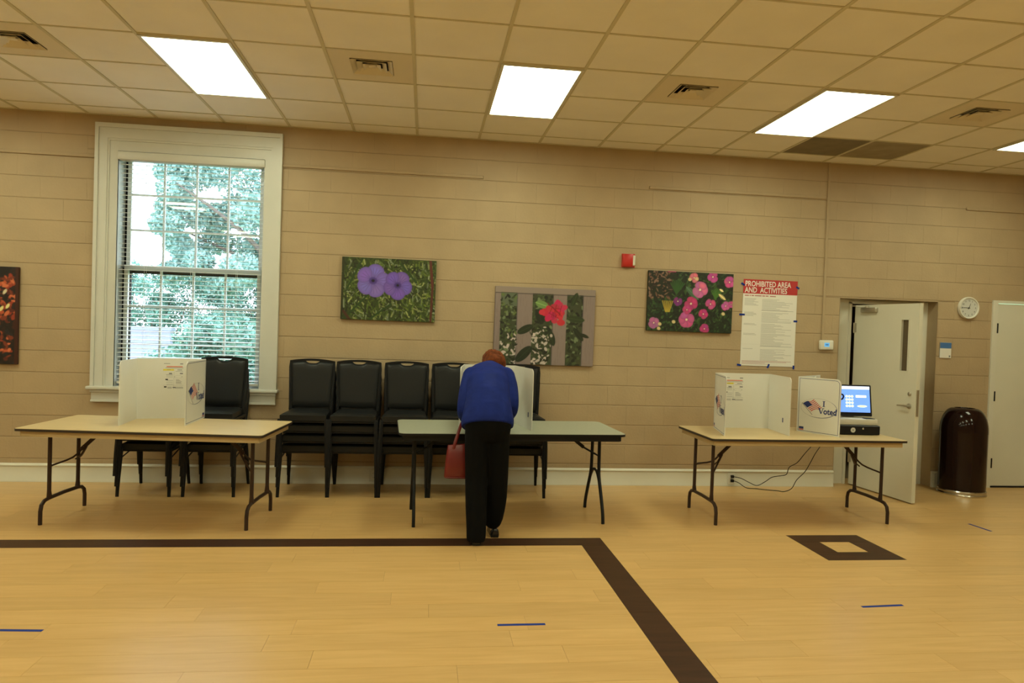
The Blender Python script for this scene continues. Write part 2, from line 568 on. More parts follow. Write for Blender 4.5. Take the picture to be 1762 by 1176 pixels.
# ---- ceiling
CX0, CY0, T = -3.8, -0.8802, 0.6096
bm = N(); bx(bm, (XL-0.2, YF-0.2, 3.55), (XR+0.2, 0.24, 3.70))
ceil = struct('ceiling', bm, m_hall, smooth=False)
ceil['label'] = 'suspended ceiling of square cream tiles'
cols = [CX0 + T*k for k in range(-7, 23)]
rows = [CY0 - T*j for j in range(-1, 19)]      # rows[0] = -0.27
light_cells = set(); vent_cells = set()
LKX = [-5, -1, 3, 7, 11, 15]
LKY = [1, 7, 13]                              # light spans rows j..j+2
for k in LKX:
    for j in LKY:
        light_cells |= {(k, j), (k, j+1)}
for k in (1, 5, 9, 13): vent_cells.add((k, 2))
tmesh = {}
def tile_mesh(w, h, m):
    key = (round(w, 3), round(h, 3), m.name)
    if key not in tmesh:
        bm = N(); bx(bm, (-w/2, -h/2, 0), (w/2, h/2, 0.016))
        me = bpy.data.meshes.new('ceiling_tile'); bmesh.ops.recalc_face_normals(bm, faces=bm.faces[:]); bm.to_mesh(me); bm.free(); me.materials.append(m)
        tmesh[key] = me
    return tmesh[key]
def vis_ceil(a, b, c, d):
    for px in (a, c):
        for py in (b, d):
            v = Vector((px, py, H)) - CP
            if v.dot(f_) > 0.2 and abs(v.dot(r_) / v.dot(f_)) < 0.735 and abs(v.dot(u_) / v.dot(f_)) < 0.50: return True
    return False
far = N()
for k in range(-8, 23):
    xa = max(CX0 + T*k, XL); xb = min(CX0 + T*(k+1), XR)
    if xb - xa < 0.05: continue
    for j in range(-1, 19):
        ya = min(CY0 - T*(j-1), 0.0) ; yb = max(CY0 - T*j, YF)
        if j == -1: ya, yb = 0.0, CY0 + T        # cut strip at the wall
        elif j == 0: ya, yb = CY0 + T, CY0
        if ya - yb < 0.03: continue
        if j >= 1 and (k, j) in light_cells: continue
        if (k, j) in vent_cells: continue
        pass
for k in range(-8, 23):
    xa = max(CX0 + T*k, XL); xb = min(CX0 + T*(k+1), XR)
    if xb - xa < 0.05: continue
    for j in range(-1, 19):                       # cell j spans y from line j to line j+1, line j at CY0 - T*(j-1)
        ya = min(CY0 - T*(j-1), 0.0); yb = max(CY0 - T*j, YF)
        if ya - yb < 0.03: continue
        if (k, j) in light_cells or (k, j) in vent_cells: continue
        g = 0.004
        m = m_tile
        if (k, j) == (12, 0): m = m_tdark
        if (k, j) == (13, 0): m = m_tmid
        if vis_ceil(xa, yb, xb, ya):
            o = bpy.data.objects.new('ceiling_tile', tile_mesh(xb-xa-2*g, ya-yb-2*g, m)); C.objects.link(o); o.parent = ceil
            o.location = ((xa+xb)/2, (ya+yb)/2, H + 0.006)
            if m is m_tdark: o['label'] = 'dark brown ceiling tile'
            if m is m_tmid: o['label'] = 'medium brown ceiling tile'
        else:
            bx(far, (xa+g, yb+g, H+0.006), (xb-g, ya-g, H+0.022))
o = obj('ceiling_tiles_further_away', far, m_tile, ceil, smooth=False); o['kind'] = 'stuff'
for k in range(-6, 23):
    x = CX0 + T*k
    boxobj('grid_bar', (x-0.012, YF, H), (x+0.012, 0, H+0.008), m_bar, ceil)
for j in range(0, 20):
    y = CY0 - T*(j-1)
    if y > -0.02 or y < YF: continue
    boxobj('grid_bar', (XL, y-0.0075, H+0.0008), (XR, y+0.0075, H+0.007), m_bar, ceil)
boxobj('edge_bar', (XL, -0.022, H), (XR, -0.001, H+0.008), m_bar, ceil)

# ================================================================= CEILING LIGHTS AND VENTS
def make_light():
    t = thing('ceiling_light', '', 'ceiling light')
    w, l = T/2 - 0.006, T - 0.006
    bm = N()
    for a, b, c, d in ((-w, -l, w, -l+0.022), (-w, l-0.022, w, l), (-w, -l+0.022, -w+0.022, l-0.022), (w-0.022, -l+0.022, w, l-0.022)):
        bx(bm, (a, b, -0.010), (c, d, 0.03))
    obj('frame', bm, mat('fixture_frame', (0.62, 0.60, 0.52), 0.5), t)
    bm = N(); bx(bm, (-w+0.02, -l+0.02, -0.003), (w-0.02, l-0.02, 0.004))
    obj('diffuser', bm, m_panel, t, label='glowing white diffuser panel')
    return t
L0 = make_light(); first = True
vis_lbl = {3: 'bright ceiling light panel above the window', 7: 'bright ceiling light panel above the middle of the wall, second from the window',
           11: 'bright ceiling light panel next to the dark ceiling tiles', 15: 'bright ceiling light panel cut off by the right edge of the picture'}
for k in LKX:
    for j in LKY:
        loc = (CX0 + T*(k+0.5), CY0 - T*j, H - 0.001)
        vl = vis_lbl.get(k) if j == 1 else None
        lab = vl or 'ceiling light panel outside the picture'
        if first:
            L0.location = loc; L0['label'] = lab; L0['group'] = 'ceiling light panels'; first = False
        else:
            dup(L0, loc, 0, lab, 'ceiling light panels')

def make_vent():
    t = thing('ceiling_vent', '', 'vent')
    w = T/2 - 0.005
    bm = N()
    q = 0.151
    for a, b, c, d in ((-w, -w, w, -q), (-w, q, w, w), (-w, -q, -q, q), (q, -q, w, q)):
        bx(bm, (a, b, 0.004), (c, d, 0.012))
    obj('vent_panel', bm, m_hvac, t)
    bm = N(); bx(bm, (-q, -q, 0.06), (q, q, 0.064))
    for a, b, c, d in ((-q, -q, q, -q+0.003), (-q, q-0.003, q, q), (-q, -q, -q+0.003, q), (q-0.003, -q, q, q)):
        bx(bm, (a, b, 0.006), (c, d, 0.062))
    obj('duct', bm, m_duct, t)
    for r0 in (0.148, 0.106, 0.064):
        bm = N()
        r1 = r0 - 0.034
        za, zb = 0.024, -0.003
        lo = [bm.verts.new((sx*r0, sy*r0, zb)) for sx, sy in ((-1,-1),(1,-1),(1,1),(-1,1))]
        hi = [bm.verts.new((sx*r1, sy*r1, za)) for sx, sy in ((-1,-1),(1,-1),(1,1),(-1,1))]
        lo2 = [bm.verts.new((sx*r0, sy*r0, zb+0.003)) for sx, sy in ((-1,-1),(1,-1),(1,1),(-1,1))]
        hi2 = [bm.verts.new((sx*(r1-0.002), sy*(r1-0.002), za)) for sx, sy in ((-1,-1),(1,-1),(1,1),(-1,1))]
        for i in range(4):
            n_ = (i+1) % 4
            bm.faces.new((lo[i], lo[n_], hi[n_], hi[i])); bm.faces.new((lo2[i], lo2[n_], hi2[n_], hi2[i]))
            bm.faces.new((hi[i], hi[n_], hi2[n_], hi2[i])); bm.faces.new((lo[i], lo[n_], lo2[n_], lo2[i]))
        obj('louver', bm, m_hvac, t, smooth=False)
    boxobj('centre_plate', (-0.026, -0.026, 0.006), (0.026, 0.026, 0.010), m_hvac, t)
    return t
V0 = make_vent()
vl = ['square ceiling vent cut off at the left edge, left of the window light', 'square ceiling vent between the first and second light panels', 'square ceiling vent between the second light panel and the light by the dark tiles', 'square ceiling vent right of the dark tiles, furthest from the window']
for i, k in enumerate((1, 5, 9, 13)):
    loc = (CX0 + T*(k+0.5), CY0 - T*1.5, H)
    if i == 0: V0.location = loc; V0['label'] = vl[0]; V0['group'] = 'ceiling vents'
    else: dup(V0, loc, 0, vl[i], 'ceiling vents')

# ================================================================= WINDOW
bm = N()
x0, x1, z0, z1 = -2.92, -1.59, 0.915, 3.135
ox0, ox1, oz1 = -3.118, -1.422, 3.385
def casing(bm, d0, d1, ya, yb):
    """picture-frame strip between inset d0 (outer) and d1 (inner), 0 = outer edge, 1 = opening"""
    L = lambda t: (ox0 + (x0-ox0)*t, ox1 + (x1-ox1)*t, oz1 + (z1-oz1)*t)
    a0, a1, az = L(d0); b0, b1, bz = L(d1)
    bx(bm, (a0, ya, z0), (b0, yb, az)); bx(bm, (b1, ya, z0), (a1, yb, az)); bx(bm, (b0, ya, bz), (b1, yb, az))
casing(bm, 0.0, 0.55, -0.034, 0.0)
casing(bm, 0.0, 0.16, -0.046, -0.034)
casing(bm, 0.55, 0.63, -0.028, 0.0)
casing(bm, 0.63, 1.0, -0.020, 0.0)
win = struct('window_1', bm, m_win, smooth=False)
win['label'] = 'tall white framed sash window'
bm = N()                                        # jambs
bx(bm, (x0-0.012, -0.018, z0), (x0, 0.20, z1)); bx(bm, (x1, -0.018, z0), (x1+0.012, 0.20, z1)); bx(bm, (x0, -0.018, z1), (x1, 0.20, z1+0.012))
obj('window_jamb', bm, m_win, win, smooth=False)
bm = N(); bx(bm, (-3.145, -0.075, 0.885), (-1.405, 0.20, 0.915), 0.008, 2)
obj('window_sill', bm, m_win, win)
bm = N(); bx(bm, (-3.112, -0.030, 0.765), (-1.43, -0.001, 0.885), 0.004); bx(bm, (-3.118, -0.045, 0.855), (-1.424, -0.03, 0.885), 0.004); bx(bm, (-3.115, -0.036, 0.765), (-1.427, -0.03, 0.785), 0.003)
obj('window_apron', bm, m_win, win)
def sash(y, za, zb, nm, rows_, dark_side):
    sx0, sx1 = x0 + 0.035, x1 - 0.03
    bm = N()
    bx(bm, (sx0, y, za), (sx0+0.035, y+0.035, zb)); bx(bm, (sx1-0.035, y, za), (sx1, y+0.035, zb))
    bx(bm, (sx0+0.035, y, za), (sx1-0.035, y+0.035, za+0.045)); bx(bm, (sx0+0.035, y, zb-0.04), (sx1-0.035, y+0.035, zb))
    s = obj(nm, bm, m_win, win, smooth=False)
    w = (sx1 - sx0 - 0.07) / 4; h = (zb - za - 0.085) / 3
    for i in range(1, 4):
        x = sx0 + 0.035 + w*i
        boxobj('muntin', (x-0.009, y+0.004, za+0.045), (x+0.009, y+0.030, zb-0.04), m_win, s)
    for j in range(1, 3):
        zz = za + 0.045 + h*j
        boxobj('muntin', (sx0+0.035, y+0.006, zz-0.009), (sx1-0.035, y+0.028, zz+0.009), m_win, s)
    for i in range(4):
        for j in range(3):
            boxobj('glass_pane', (sx0+0.035+w*i+0.008, y+0.016, za+0.045+h*j+0.008), (sx0+0.035+w*(i+1)-0.008, y+0.019, za+0.045+h*(j+1)-0.008), m_glass, s)
sash(0.125, 2.03, 3.135, 'upper_sash', 3, False)
sash(0.085, 0.915, 2.075, 'lower_sash', 3, True)
bm = N()
for a, b in ((x0, x0+0.055), (x1-0.055, x1)):
    bx(bm, (a, 0.165, z0), (b, 0.19, z1))
bx(bm, (x0+0.0, 0.135, z0), (x0+0.075, 0.165, 2.05))
bx(bm, (x0+0.055, 0.165, z1-0.05), (x1-0.055, 0.19, z1)); bx(bm, (x0+0.055, 0.165, 2.0), (x1-0.055, 0.19, 2.05)); bx(bm, (x0+0.055, 0.165, z0), (x1-0.055, 0.19, z0+0.03))
obj('storm_frame', bm, m_black, win, smooth=False, label='dark outer storm frame')
# blind
bl_ = thing('window_blind', 'white horizontal slat blind hanging open in the tall window', 'blind', (-2.255, 0.035, 3.135))
bm = N(); bx(bm, (-0.655, -0.055, -0.085), (0.655, 0.03, -0.002), 0.006); bx(bm, (-0.665, -0.075, -0.080), (0.672, -0.055, -0.006), 0.005, 2)
obj('headrail', bm, m_win, bl_)
m_slat = mat('blind_slat', (0.80, 0.80, 0.78), 0.4)
bm = N()
bx(bm, (-0.650, -0.025, -0.0016), (0.650, 0.025, 0.0016))
me_ = obj('slat', bm, m_slat, bl_, smooth=False)
zz = -0.115; i = 0
while zz > -2.15:
    o = me_ if i == 0 else me_.copy()
    if i: C.objects.link(o)
    o.location = (0, 0, zz); o.rotation_euler = (math.radians(6), 0, 0)
    zz -= 0.0415; i += 1
boxobj('bottom_rail', (-0.65, -0.025, zz-0.005), (0.65, 0.025, zz+0.018), m_win, bl_, 0.003)
for xx in (-0.42, 0.0, 0.42):
    bm = N(); tube(bm, [(xx, -0.026, -0.08), (xx, -0.026, zz)], 0.0012, 5); tube(bm, [(xx, 0.026, -0.08), (xx, 0.026, zz)], 0.0012, 5)
    obj('ladder_cord', bm, m_slat, bl_)

# ================================================================= OUTSIDE
bm = N(); bx(bm, (-60, 0.3, -1.2), (40, 90, -0.9))
o = struct('ground', bm, mat('lawn', (0.16, 0.30, 0.10), 0.9, var=0.25, scale=3), smooth=False)
bm = N(); bx(bm, (-14, 3.6, -0.90), (-3.3, 7.2, -0.86)); struct('driveway', bm, mat('pale_concrete', (0.40, 0.40, 0.46), 0.8, var=0.06, scale=4), smooth=False)
m_leaf = mat('tree_leaf', (0.33, 0.50, 0.45), 0.7, var=0.3, scale=2.5, spec=0.2)
m_leaf2 = mat('shrub_leaf', (0.22, 0.40, 0.33), 0.7, var=0.4, scale=5, spec=0.2)
m_bark = mat('bark', (0.16, 0.12, 0.10), 0.9, var=0.2)
def leaf_cloud(bm, centres, n, size, rnd):
    for (cx, cy, cz, rx, ry, rz) in centres:
        for _ in range(n):
            while True:
                p = Vector((rnd.uniform(-1, 1), rnd.uniform(-1, 1), rnd.uniform(-1, 1)))
                if 0.1 < p.length < 1: break
            c = Vector((cx + p.x*rx, cy + p.y*ry, cz + p.z*rz))
            a = Vector((rnd.gauss(0, 1), rnd.gauss(0, 1), rnd.gauss(0, 1))).normalized()
            b = a.cross(Vector((rnd.gauss(0, 1), rnd.gauss(0, 1), rnd.gauss(0, 1)))).normalized()
            s = size * rnd.uniform(0.6, 1.3)
            v = [bm.verts.new(c + a*s), bm.verts.new(c + b*s*0.5 + a*s*0.15), bm.verts.new(c - a*s), bm.verts.new(c - b*s*0.5 + a*s*0.15)]
            bm.faces.new(v)
rt = random.Random(11)
tr = thing('leafy_tree', 'leafy green tree filling the upper panes of the window', 'tree', (-3.2, 9.5, -0.9))
bm = N(); tube(bm, [(0, 0, 0), (0.1, 0, 2.2), (-0.1, 0, 3.6), (-0.5, -0.2, 5.2)], [0.20, 0.17, 0.13, 0.06], 9); obj('trunk', bm, m_bark, tr)
for P_ in ([(0.0, 0, 3.3), (-0.5, -0.9, 4.1), (-1.2, -1.0, 4.7), (-2.1, -1.0, 5.3)], [(0, 0, 3.6), (-1.0, 0.2, 3.9), (-2.2, 0.2, 4.4)], [(0, 0, 2.8), (0.9, -0.2, 3.7), (1.6, 0.1, 4.8)]):
    bm = N(); tube(bm, smooth_path(P_), [0.07 - 0.05*i/(4*(len(P_)-1)) for i in range(4*(len(P_)-1)+1)], 7); obj('branch', bm, m_bark, tr)
cl = []
for (cx, cz, rr_) in ((-2.5, 5.7, 0.36), (-2.55, 4.95, 0.36), (-2.6, 4.2, 0.34), (-2.45, 3.5, 0.3), (-1.5, 4.75, 0.4), (-2.05, 5.75, 0.5), (-1.5, 5.9, 0.7), (-0.9, 5.6, 0.7), (-0.2, 5.5, 0.75), (0.5, 5.2, 0.8), (-2.2, 5.15, 0.38), (-1.9, 4.75, 0.40), (-2.35, 4.45, 0.36), (-1.7, 4.3, 0.42), (-1.1, 4.95, 0.5),
                      (-0.5, 4.75, 0.55), (-0.95, 4.15, 0.5), (-0.3, 4.15, 0.55), (0.3, 4.4, 0.6), (-2.2, 3.95, 0.36), (-1.7, 3.7, 0.32), (-0.75, 3.5, 0.5), (-0.1, 3.5, 0.55), (0.6, 3.4, 0.6), (1.1, 4.6, 0.8), (1.2, 5.6, 0.8), (-0.9, 6.5, 0.9), (-1.9, 6.5, 0.6), (-1.35, 3.25, 0.35), (0.4, 6.3, 0.9)):
    cl.append((cx, rt.uniform(-0.9, 0.9), cz, rr_*1.0, rr_*1.2, rr_*0.82))
bm = N(); leaf_cloud(bm, cl, 1000, 0.058, rt); o = obj('foliage', bm, m_leaf, tr, smooth=False); o['kind'] = 'stuff'
def shrub(x, y, w, h, lab, seed, n=26):
    r2 = random.Random(seed)
    t = thing('garden_shrub', lab, 'shrub', (x, y, -0.9), 0, 'shrubs outside the window')
    bm = N()
    for _ in range(5): tube(bm, [(r2.uniform(-.1, .1), r2.uniform(-.1, .1), 0), (r2.uniform(-w, w)*.6, r2.uniform(-.3, .3), h*0.7)], [0.03, 0.012], 6)
    obj('stem', bm, m_bark, t)
    cs = [(r2.uniform(-w, w)*0.75, r2.uniform(-0.5, 0.5), r2.uniform(0.12, 0.88)*h, 0.36, 0.36, 0.32) for _ in range(n)]
    bm = N(); leaf_cloud(bm, cs, 420, 0.045, r2); o = obj('foliage', bm, m_leaf2, t, smooth=False); o['kind'] = 'stuff'
shrub(-2.72, 3.4, 0.72, 2.55, 'tall green shrub outside the lower window, nearest the glass on its right side', 1, 34)
shrub(-4.15, 5.2, 0.50, 2.0, 'green shrub outside the lower window, beside the pale driveway', 2, 22)
shrub(-7.6, 13.5, 3.0, 4.3, 'wide hedge-like shrub beyond the pale garden wall', 4, 130)
boxobj('coping', (-0.85, -0.12, 2.2), (0.85, 0.12, 2.26), mat('wall_render', (0.34, 0.34, 0.44), 0.8, var=0.05, scale=3), _gw := thing('garden_wall', 'pale garden wall seen through the lower left window panes', 'wall', (-5.95, 8.0, -0.9)))
boxobj('wall_body', (-0.82, -0.09, 0), (0.82, 0.09, 2.2), mat('wall_render', (0.34, 0.34, 0.44)), _gw)
shrub(-3.4, 12.6, 2.6, 4.3, 'broad tall shrub behind the leafy tree', 5, 130)
hs_ = thing('neighbour_house', 'pale house whose eave shows at the right of the upper panes', 'house', (-1.2, 16.0, -0.9))
boxobj('house_wall', (-2.0, 0, 0), (5, 6, 5.0), mat('siding', (0.55, 0.55, 0.60), 0.7, var=0.1, scale=2), hs_)
bm = N(); prism(bm, [(-0.6, 5.0), (-0.6, 5.25), (3, 7.2), (6.6, 5.25), (6.6, 5.0)], -2.5, 5.5, 'xz')
for v in bm.verts: v.co = Vector((v.co.y, v.co.x, v.co.z))
obj('house_roof', bm, mat('shingle', (0.16, 0.14, 0.17), 0.8, var=0.1), hs_)

# ================================================================= DOORS
# door_1: open leaf in the recess
bm = N()
bx(bm, (4.40, 0.15, 0), (4.63, 0.235, 2.03)); bx(bm, (5.42, 0.15, 0), (5.545, 0.235, 2.03)); bx(bm, (4.63, 0.15, 1.985), (5.42, 0.235, 2.03))
bx(bm, (4.60, 0.135, 0), (4.63, 0.15, 2.0)); bx(bm, (5.42, 0.135, 0), (5.45, 0.15, 2.0)); bx(bm, (4.60, 0.135, 1.985), (5.45, 0.15, 2.015))
fr = struct('trim_5', bm, m_trim, smooth=False); fr['label'] = 'white metal frame of the open door'
boxobj('strike_plate', (5.412, 0.12, 0.93), (5.422, 0.16, 1.09), m_blackp, fr)
bm = N()                                        # painted reveals
bx(bm, (5.543, 0.0, 0), (5.549, 0.15, 2.035)); bx(bm, (4.397, 0.0, 0), (4.403, 0.15, 2.035)); bx(bm, (4.40, 0.0, 2.032), (5.545, 0.15, 2.038))
struct('wall_reveal', bm, m_wall, smooth=False)
bm = N()                                        # hallway behind
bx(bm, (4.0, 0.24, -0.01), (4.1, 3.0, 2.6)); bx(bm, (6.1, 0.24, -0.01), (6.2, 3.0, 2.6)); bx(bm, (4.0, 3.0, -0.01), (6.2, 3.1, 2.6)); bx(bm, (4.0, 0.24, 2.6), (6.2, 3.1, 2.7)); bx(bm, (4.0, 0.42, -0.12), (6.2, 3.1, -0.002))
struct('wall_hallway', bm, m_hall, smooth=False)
DL = 0.885
ang = math.atan2(-0.872, 0.098)
d1 = bpy.data.objects.new('door_1', None); C.objects.link(d1); d1.location = (4.672, 0.11, 0); d1.rotation_euler = (0, 0, ang)
d1['kind'] = 'structure'; d1['label'] = 'open white door with a narrow glass pane and lever handle'
# leaf along local +x, thickness along y; the face seen from the camera is local y = -0.044 .. or +; build both sides alike
bm = N()
lx0, lx1, lz0, lz1 = 0.665, 0.765, 1.29, 1.81
for a, b, c, d in ((0, 0.012, lx0, 1.965), (lx1, 0.012, DL, 1.965), (lx0, 0.012, lx1, lz0), (lx0, lz1, lx1, 1.965)):
    bx(bm, (a, -0.022, b), (c, 0.022, d))
obj('leaf', bm, m_door, d1, smooth=False)
bm = N()
for a, b, c, d in ((lx0-0.008, lz0-0.008, lx0+0.006, lz1+0.008), (lx1-0.006, lz0-0.008, lx1+0.008, lz1+0.008), (lx0, lz0-0.008, lx1, lz0+0.006), (lx0, lz1-0.006, lx1, lz1+0.008)):
    bx(bm, (a, -0.026, b), (c, 0.026, d))
obj('pane_bead', bm, m_door, d1, smooth=False)
boxobj('glass_pane', (lx0+0.002, -0.004, lz0+0.002), (lx1-0.002, 0.004, lz1-0.002), m_lite, d1, label='dark narrow glass pane')
for sy in (-1, 1):
    bm = N()
    lathe(bm, [(0.026, 0.022*sy), (0.026, 0.030*sy), (0.012, 0.034*sy), (0.010, 0.062*sy)], 16, (DL-0.075, 0, 0.955), 'y')
    tube(bm, smooth_path([(DL-0.075, 0.060*sy, 0.955), (DL-0.10, 0.064*sy, 0.957), (DL-0.19, 0.060*sy, 0.952)]), [0.010]*5+[0.008]*4, 8)
    obj('lever_handle', bm, m_steel, d1)
    bm = N(); lathe(bm, [(0.020, 0.022*sy), (0.020, 0.032*sy), (0.014, 0.036*sy)], 16, (DL-0.075, 0, 1.075), 'y')
    obj('deadbolt', bm, m_steel, d1)
boxobj('latch_plate', (DL-0.001, -0.014, 0.86), (DL+0.003, 0.014, 1.12), m_steel, d1)
bm = N()
bx(bm, (0.12, -0.062, 1.885), (0.34, -0.022, 1.935), 0.008, 2)
tube(bm, [(0.20, -0.05, 1.945), (0.12, -0.11, 1.952), (0.04, -0.09, 1.955)], 0.008, 6)
lathe(bm, [(0.02, 0.0), (0.02, 0.018)], 12, (0.20, -0.045, 1.932))
obj('door_closer', bm, m_steel, d1)
for zz in (0.30, 1.0, 1.72):
    bm = N(); tube(bm, [(-0.008, -0.024, zz-0.055), (-0.008, -0.024, zz+0.055)], 0.008, 8); bx(bm, (-0.002, -0.024, zz-0.05), (0.03, -0.0215, zz+0.05)); obj('hinge', bm, m_steel, d1)
# door_2: closed, at the right edge
bm = N()
bx(bm, (6.195, -0.018, 0), (6.255, 0.1, 2.075)); bx(bm, (7.265, -0.018, 0), (7.325, 0.1, 2.075)); bx(bm, (6.255, -0.018, 2.045), (7.265, 0.1, 2.075))
fr2 = struct('trim_6', bm, m_trim); fr2['label'] = 'white frame of the closed door'
bm = N(); bx(bm, (6.262, -0.004, 0.02), (7.258, 0.04, 2.035))
d2 = struct('door_2', bm, m_door); d2['label'] = 'closed plain white door'
for zz in (0.273, 1.016, 1.769):
    bm = N(); bx(bm, (6.25, -0.022, zz-0.055), (6.268, -0.004, zz+0.055), 0.003); obj('hinge', bm, m_blackp, d2, label='black hinge')
bm = N(); lathe(bm, [(0.028, -0.004), (0.028, -0.012), (0.012, -0.02), (0.012, -0.05), (0.028, -0.06), (0.02, -0.075)], 16, (7.18, 0, 0.96), 'y'); obj('door_knob', bm, m_steel, d2)
boxobj('threshold', (6.262, -0.01, 0), (7.258, 0.04, 0.018), m_blackp, d2)

# ================================================================= TABLES
def top_outline(w, d, r, n=5):
    o = []
    for cx, cy, a0 in ((w/2-r, d/2-r, 0), (-w/2+r, d/2-r, PI/2), (-w/2+r, -d/2+r, PI), (w/2-r, -d/2+r, 1.5*PI)):
        for k in range(n+1):
            a = a0 + PI/2*k/n
            o.append((cx + r*math.cos(a), cy + r*math.sin(a)))
    return o
def folding_table(lab, loc, rz, w, d, ztop, mtop, mside, mleg, radius, style, trim_col, legx=None):
    t = thing('folding_table', lab, 'table', loc, rz, 'folding tables along the wall')
    bm = N(); prism(bm, top_outline(w, d, radius), ztop-0.012, ztop, 'xy'); obj('tabletop', bm, mtop, t, ang=30)
    bm = N()
    O = top_outline(w+0.008, d+0.008, radius+0.004); I = top_outline(w-0.01, d-0.01, max(radius-0.005, 0.003))
    z0_, z1_ = ztop-0.020, ztop-0.003
    A = [[bm.verts.new((x, y, z)) for x, y in q] for q, z in ((I, z0_), (O, z0_), (O, z1_), (I, z1_))]
    n = len(O)
    for a, b in ((0, 1), (1, 2), (2, 3), (3, 0)):
        for k in range(n): bm.faces.new((A[a][k], A[a][(k+1) % n], A[b][(k+1) % n], A[b][k]))
    obj('edge_band', bm, trim_col, t, label='dark edge band')
    bm = N()
    O = top_outline(w-0.05, d-0.05, max(radius-0.01, 0.012)); I = top_outline(w-0.09, d-0.09, max(radius-0.03, 0.008))
    z0_, z1_ = ztop-0.062, ztop-0.012
    A = [[bm.verts.new((x, y, z)) for x, y in q] for q, z in ((I, z0_), (O, z0_), (O, z1_), (I, z1_))]
    for a, b in ((0, 1), (1, 2), (2, 3), (3, 0)):
        for k in range(n): bm.faces.new((A[a][k], A[a][(k+1) % n], A[b][(k+1) % n], A[b][k]))
    obj('apron', bm, mside, t)
    zt = ztop - 0.013
    for s in (-1, 1):
        x = s * (legx or (w/2 - 0.14))
        bm = N()
        if style == 'H':
            py, fy, zb = 0.185, 0.285, 0.175
            for q in (-1, 1): tube(bm, [(x, q*py, zt), (x, q*py, zb+0.06), (x, q*(py-0.004), zb)], [0.0145, 0.0145, 0.020], 8)
            path = [(x, -fy, 0.0), (x, -fy, 0.10), (x, -fy+0.012, 0.145), (x, -fy+0.045, 0.170), (x, -py, 0.178), (x, 0, 0.182), (x, py, 0.178), (x, fy-0.045, 0.170), (x, fy-0.012, 0.145), (x, fy, 0.10), (x, fy, 0.0)]
            tube(bm, path, 0.0145, 8)
            tube(bm, [(x, -py, zt-0.01), (x, py, zt-0.01)], 0.010, 8)
            obj('leg', bm, mleg, t)
            bm = N()
            hx = x - s*0.16; hz = 0.545
            for q in (-1, 1): tube(bm, smooth_path([(x, q*py, 0.42), (x - s*0.02, q*py*0.92, 0.43), (x - s*0.10, q*0.06, 0.47), (hx, q*0.018, hz)], 3), 0.008, 6)
            tube(bm, [(hx + s*0.03, 0, hz-0.02), (x - s*0.34, 0, zt)], 0.013, 6, flat=(1.3, 0.6))
            tube(bm, [(hx, 0, hz-0.01), (hx+s*0.035, 0, hz-0.07), (hx+s*0.075, 0, hz-0.10)], 0.006, 6)
            obj('brace', bm, mleg, t)
        else:
            bm2 = bm
            for q in (-1, 1):
                P_ = smooth_path([(x, q*0.10, zt), (x, q*0.105, 0.50), (x, q*0.12, 0.36), (x, q*0.20, 0.20), (x, q*0.255, 0.08), (x, q*0.27, 0.0)], 4)
                tube(bm2, P_, 0.0140, 8)
            P_ = smooth_path([(x, -0.205, 0.19), (x, -0.135, 0.31), (x, -0.06, 0.385), (x, 0, 0.40), (x, 0.06, 0.385), (x, 0.135, 0.31), (x, 0.205, 0.19)], 4)
            tube(bm2, P_, 0.0115, 8)
            tube(bm2, [(x, -0.10, zt-0.01), (x, 0.10, zt-0.01)], 0.010, 8)
            obj('leg', bm2, mleg, t)
            bm = N()
            tube(bm, [(x, -0.10, 0.53), (x, 0.10, 0.53)], 0.008, 6)
            tube(bm, [(x, 0, 0.53), (x - s*0.13, 0, 0.60)], 0.009, 6); tube(bm, [(x - s*0.11, 0, 0.59), (x - s*0.31, 0, zt)], 0.013, 6, flat=(1.3, 0.6))
            obj('brace', bm, mleg, t)
    return t
folding_table('tan folding table in front of the window with dark brown legs', (-2.03, -1.245, 0), -0.098, 1.80, 0.80, 0.738, m_tan, m_tanside, m_brownm, 0.03, 'H', m_rubber, 0.765)
folding_table('grey-green topped folding table with black frame where the person leans', (0.71, -1.215, 0), 0.055, 1.82, 0.79, 0.76, m_grayt, m_black, m_black, 0.055, 'A', m_black, 0.775)
folding_table('tan folding table by the open door with brown legs, holding the tablet stand', (3.235, -1.175, 0), 0.020, 1.76, 0.765, 0.74, m_tan, m_tanside, m_brownm, 0.03, 'H', m_rubber, 0.785)

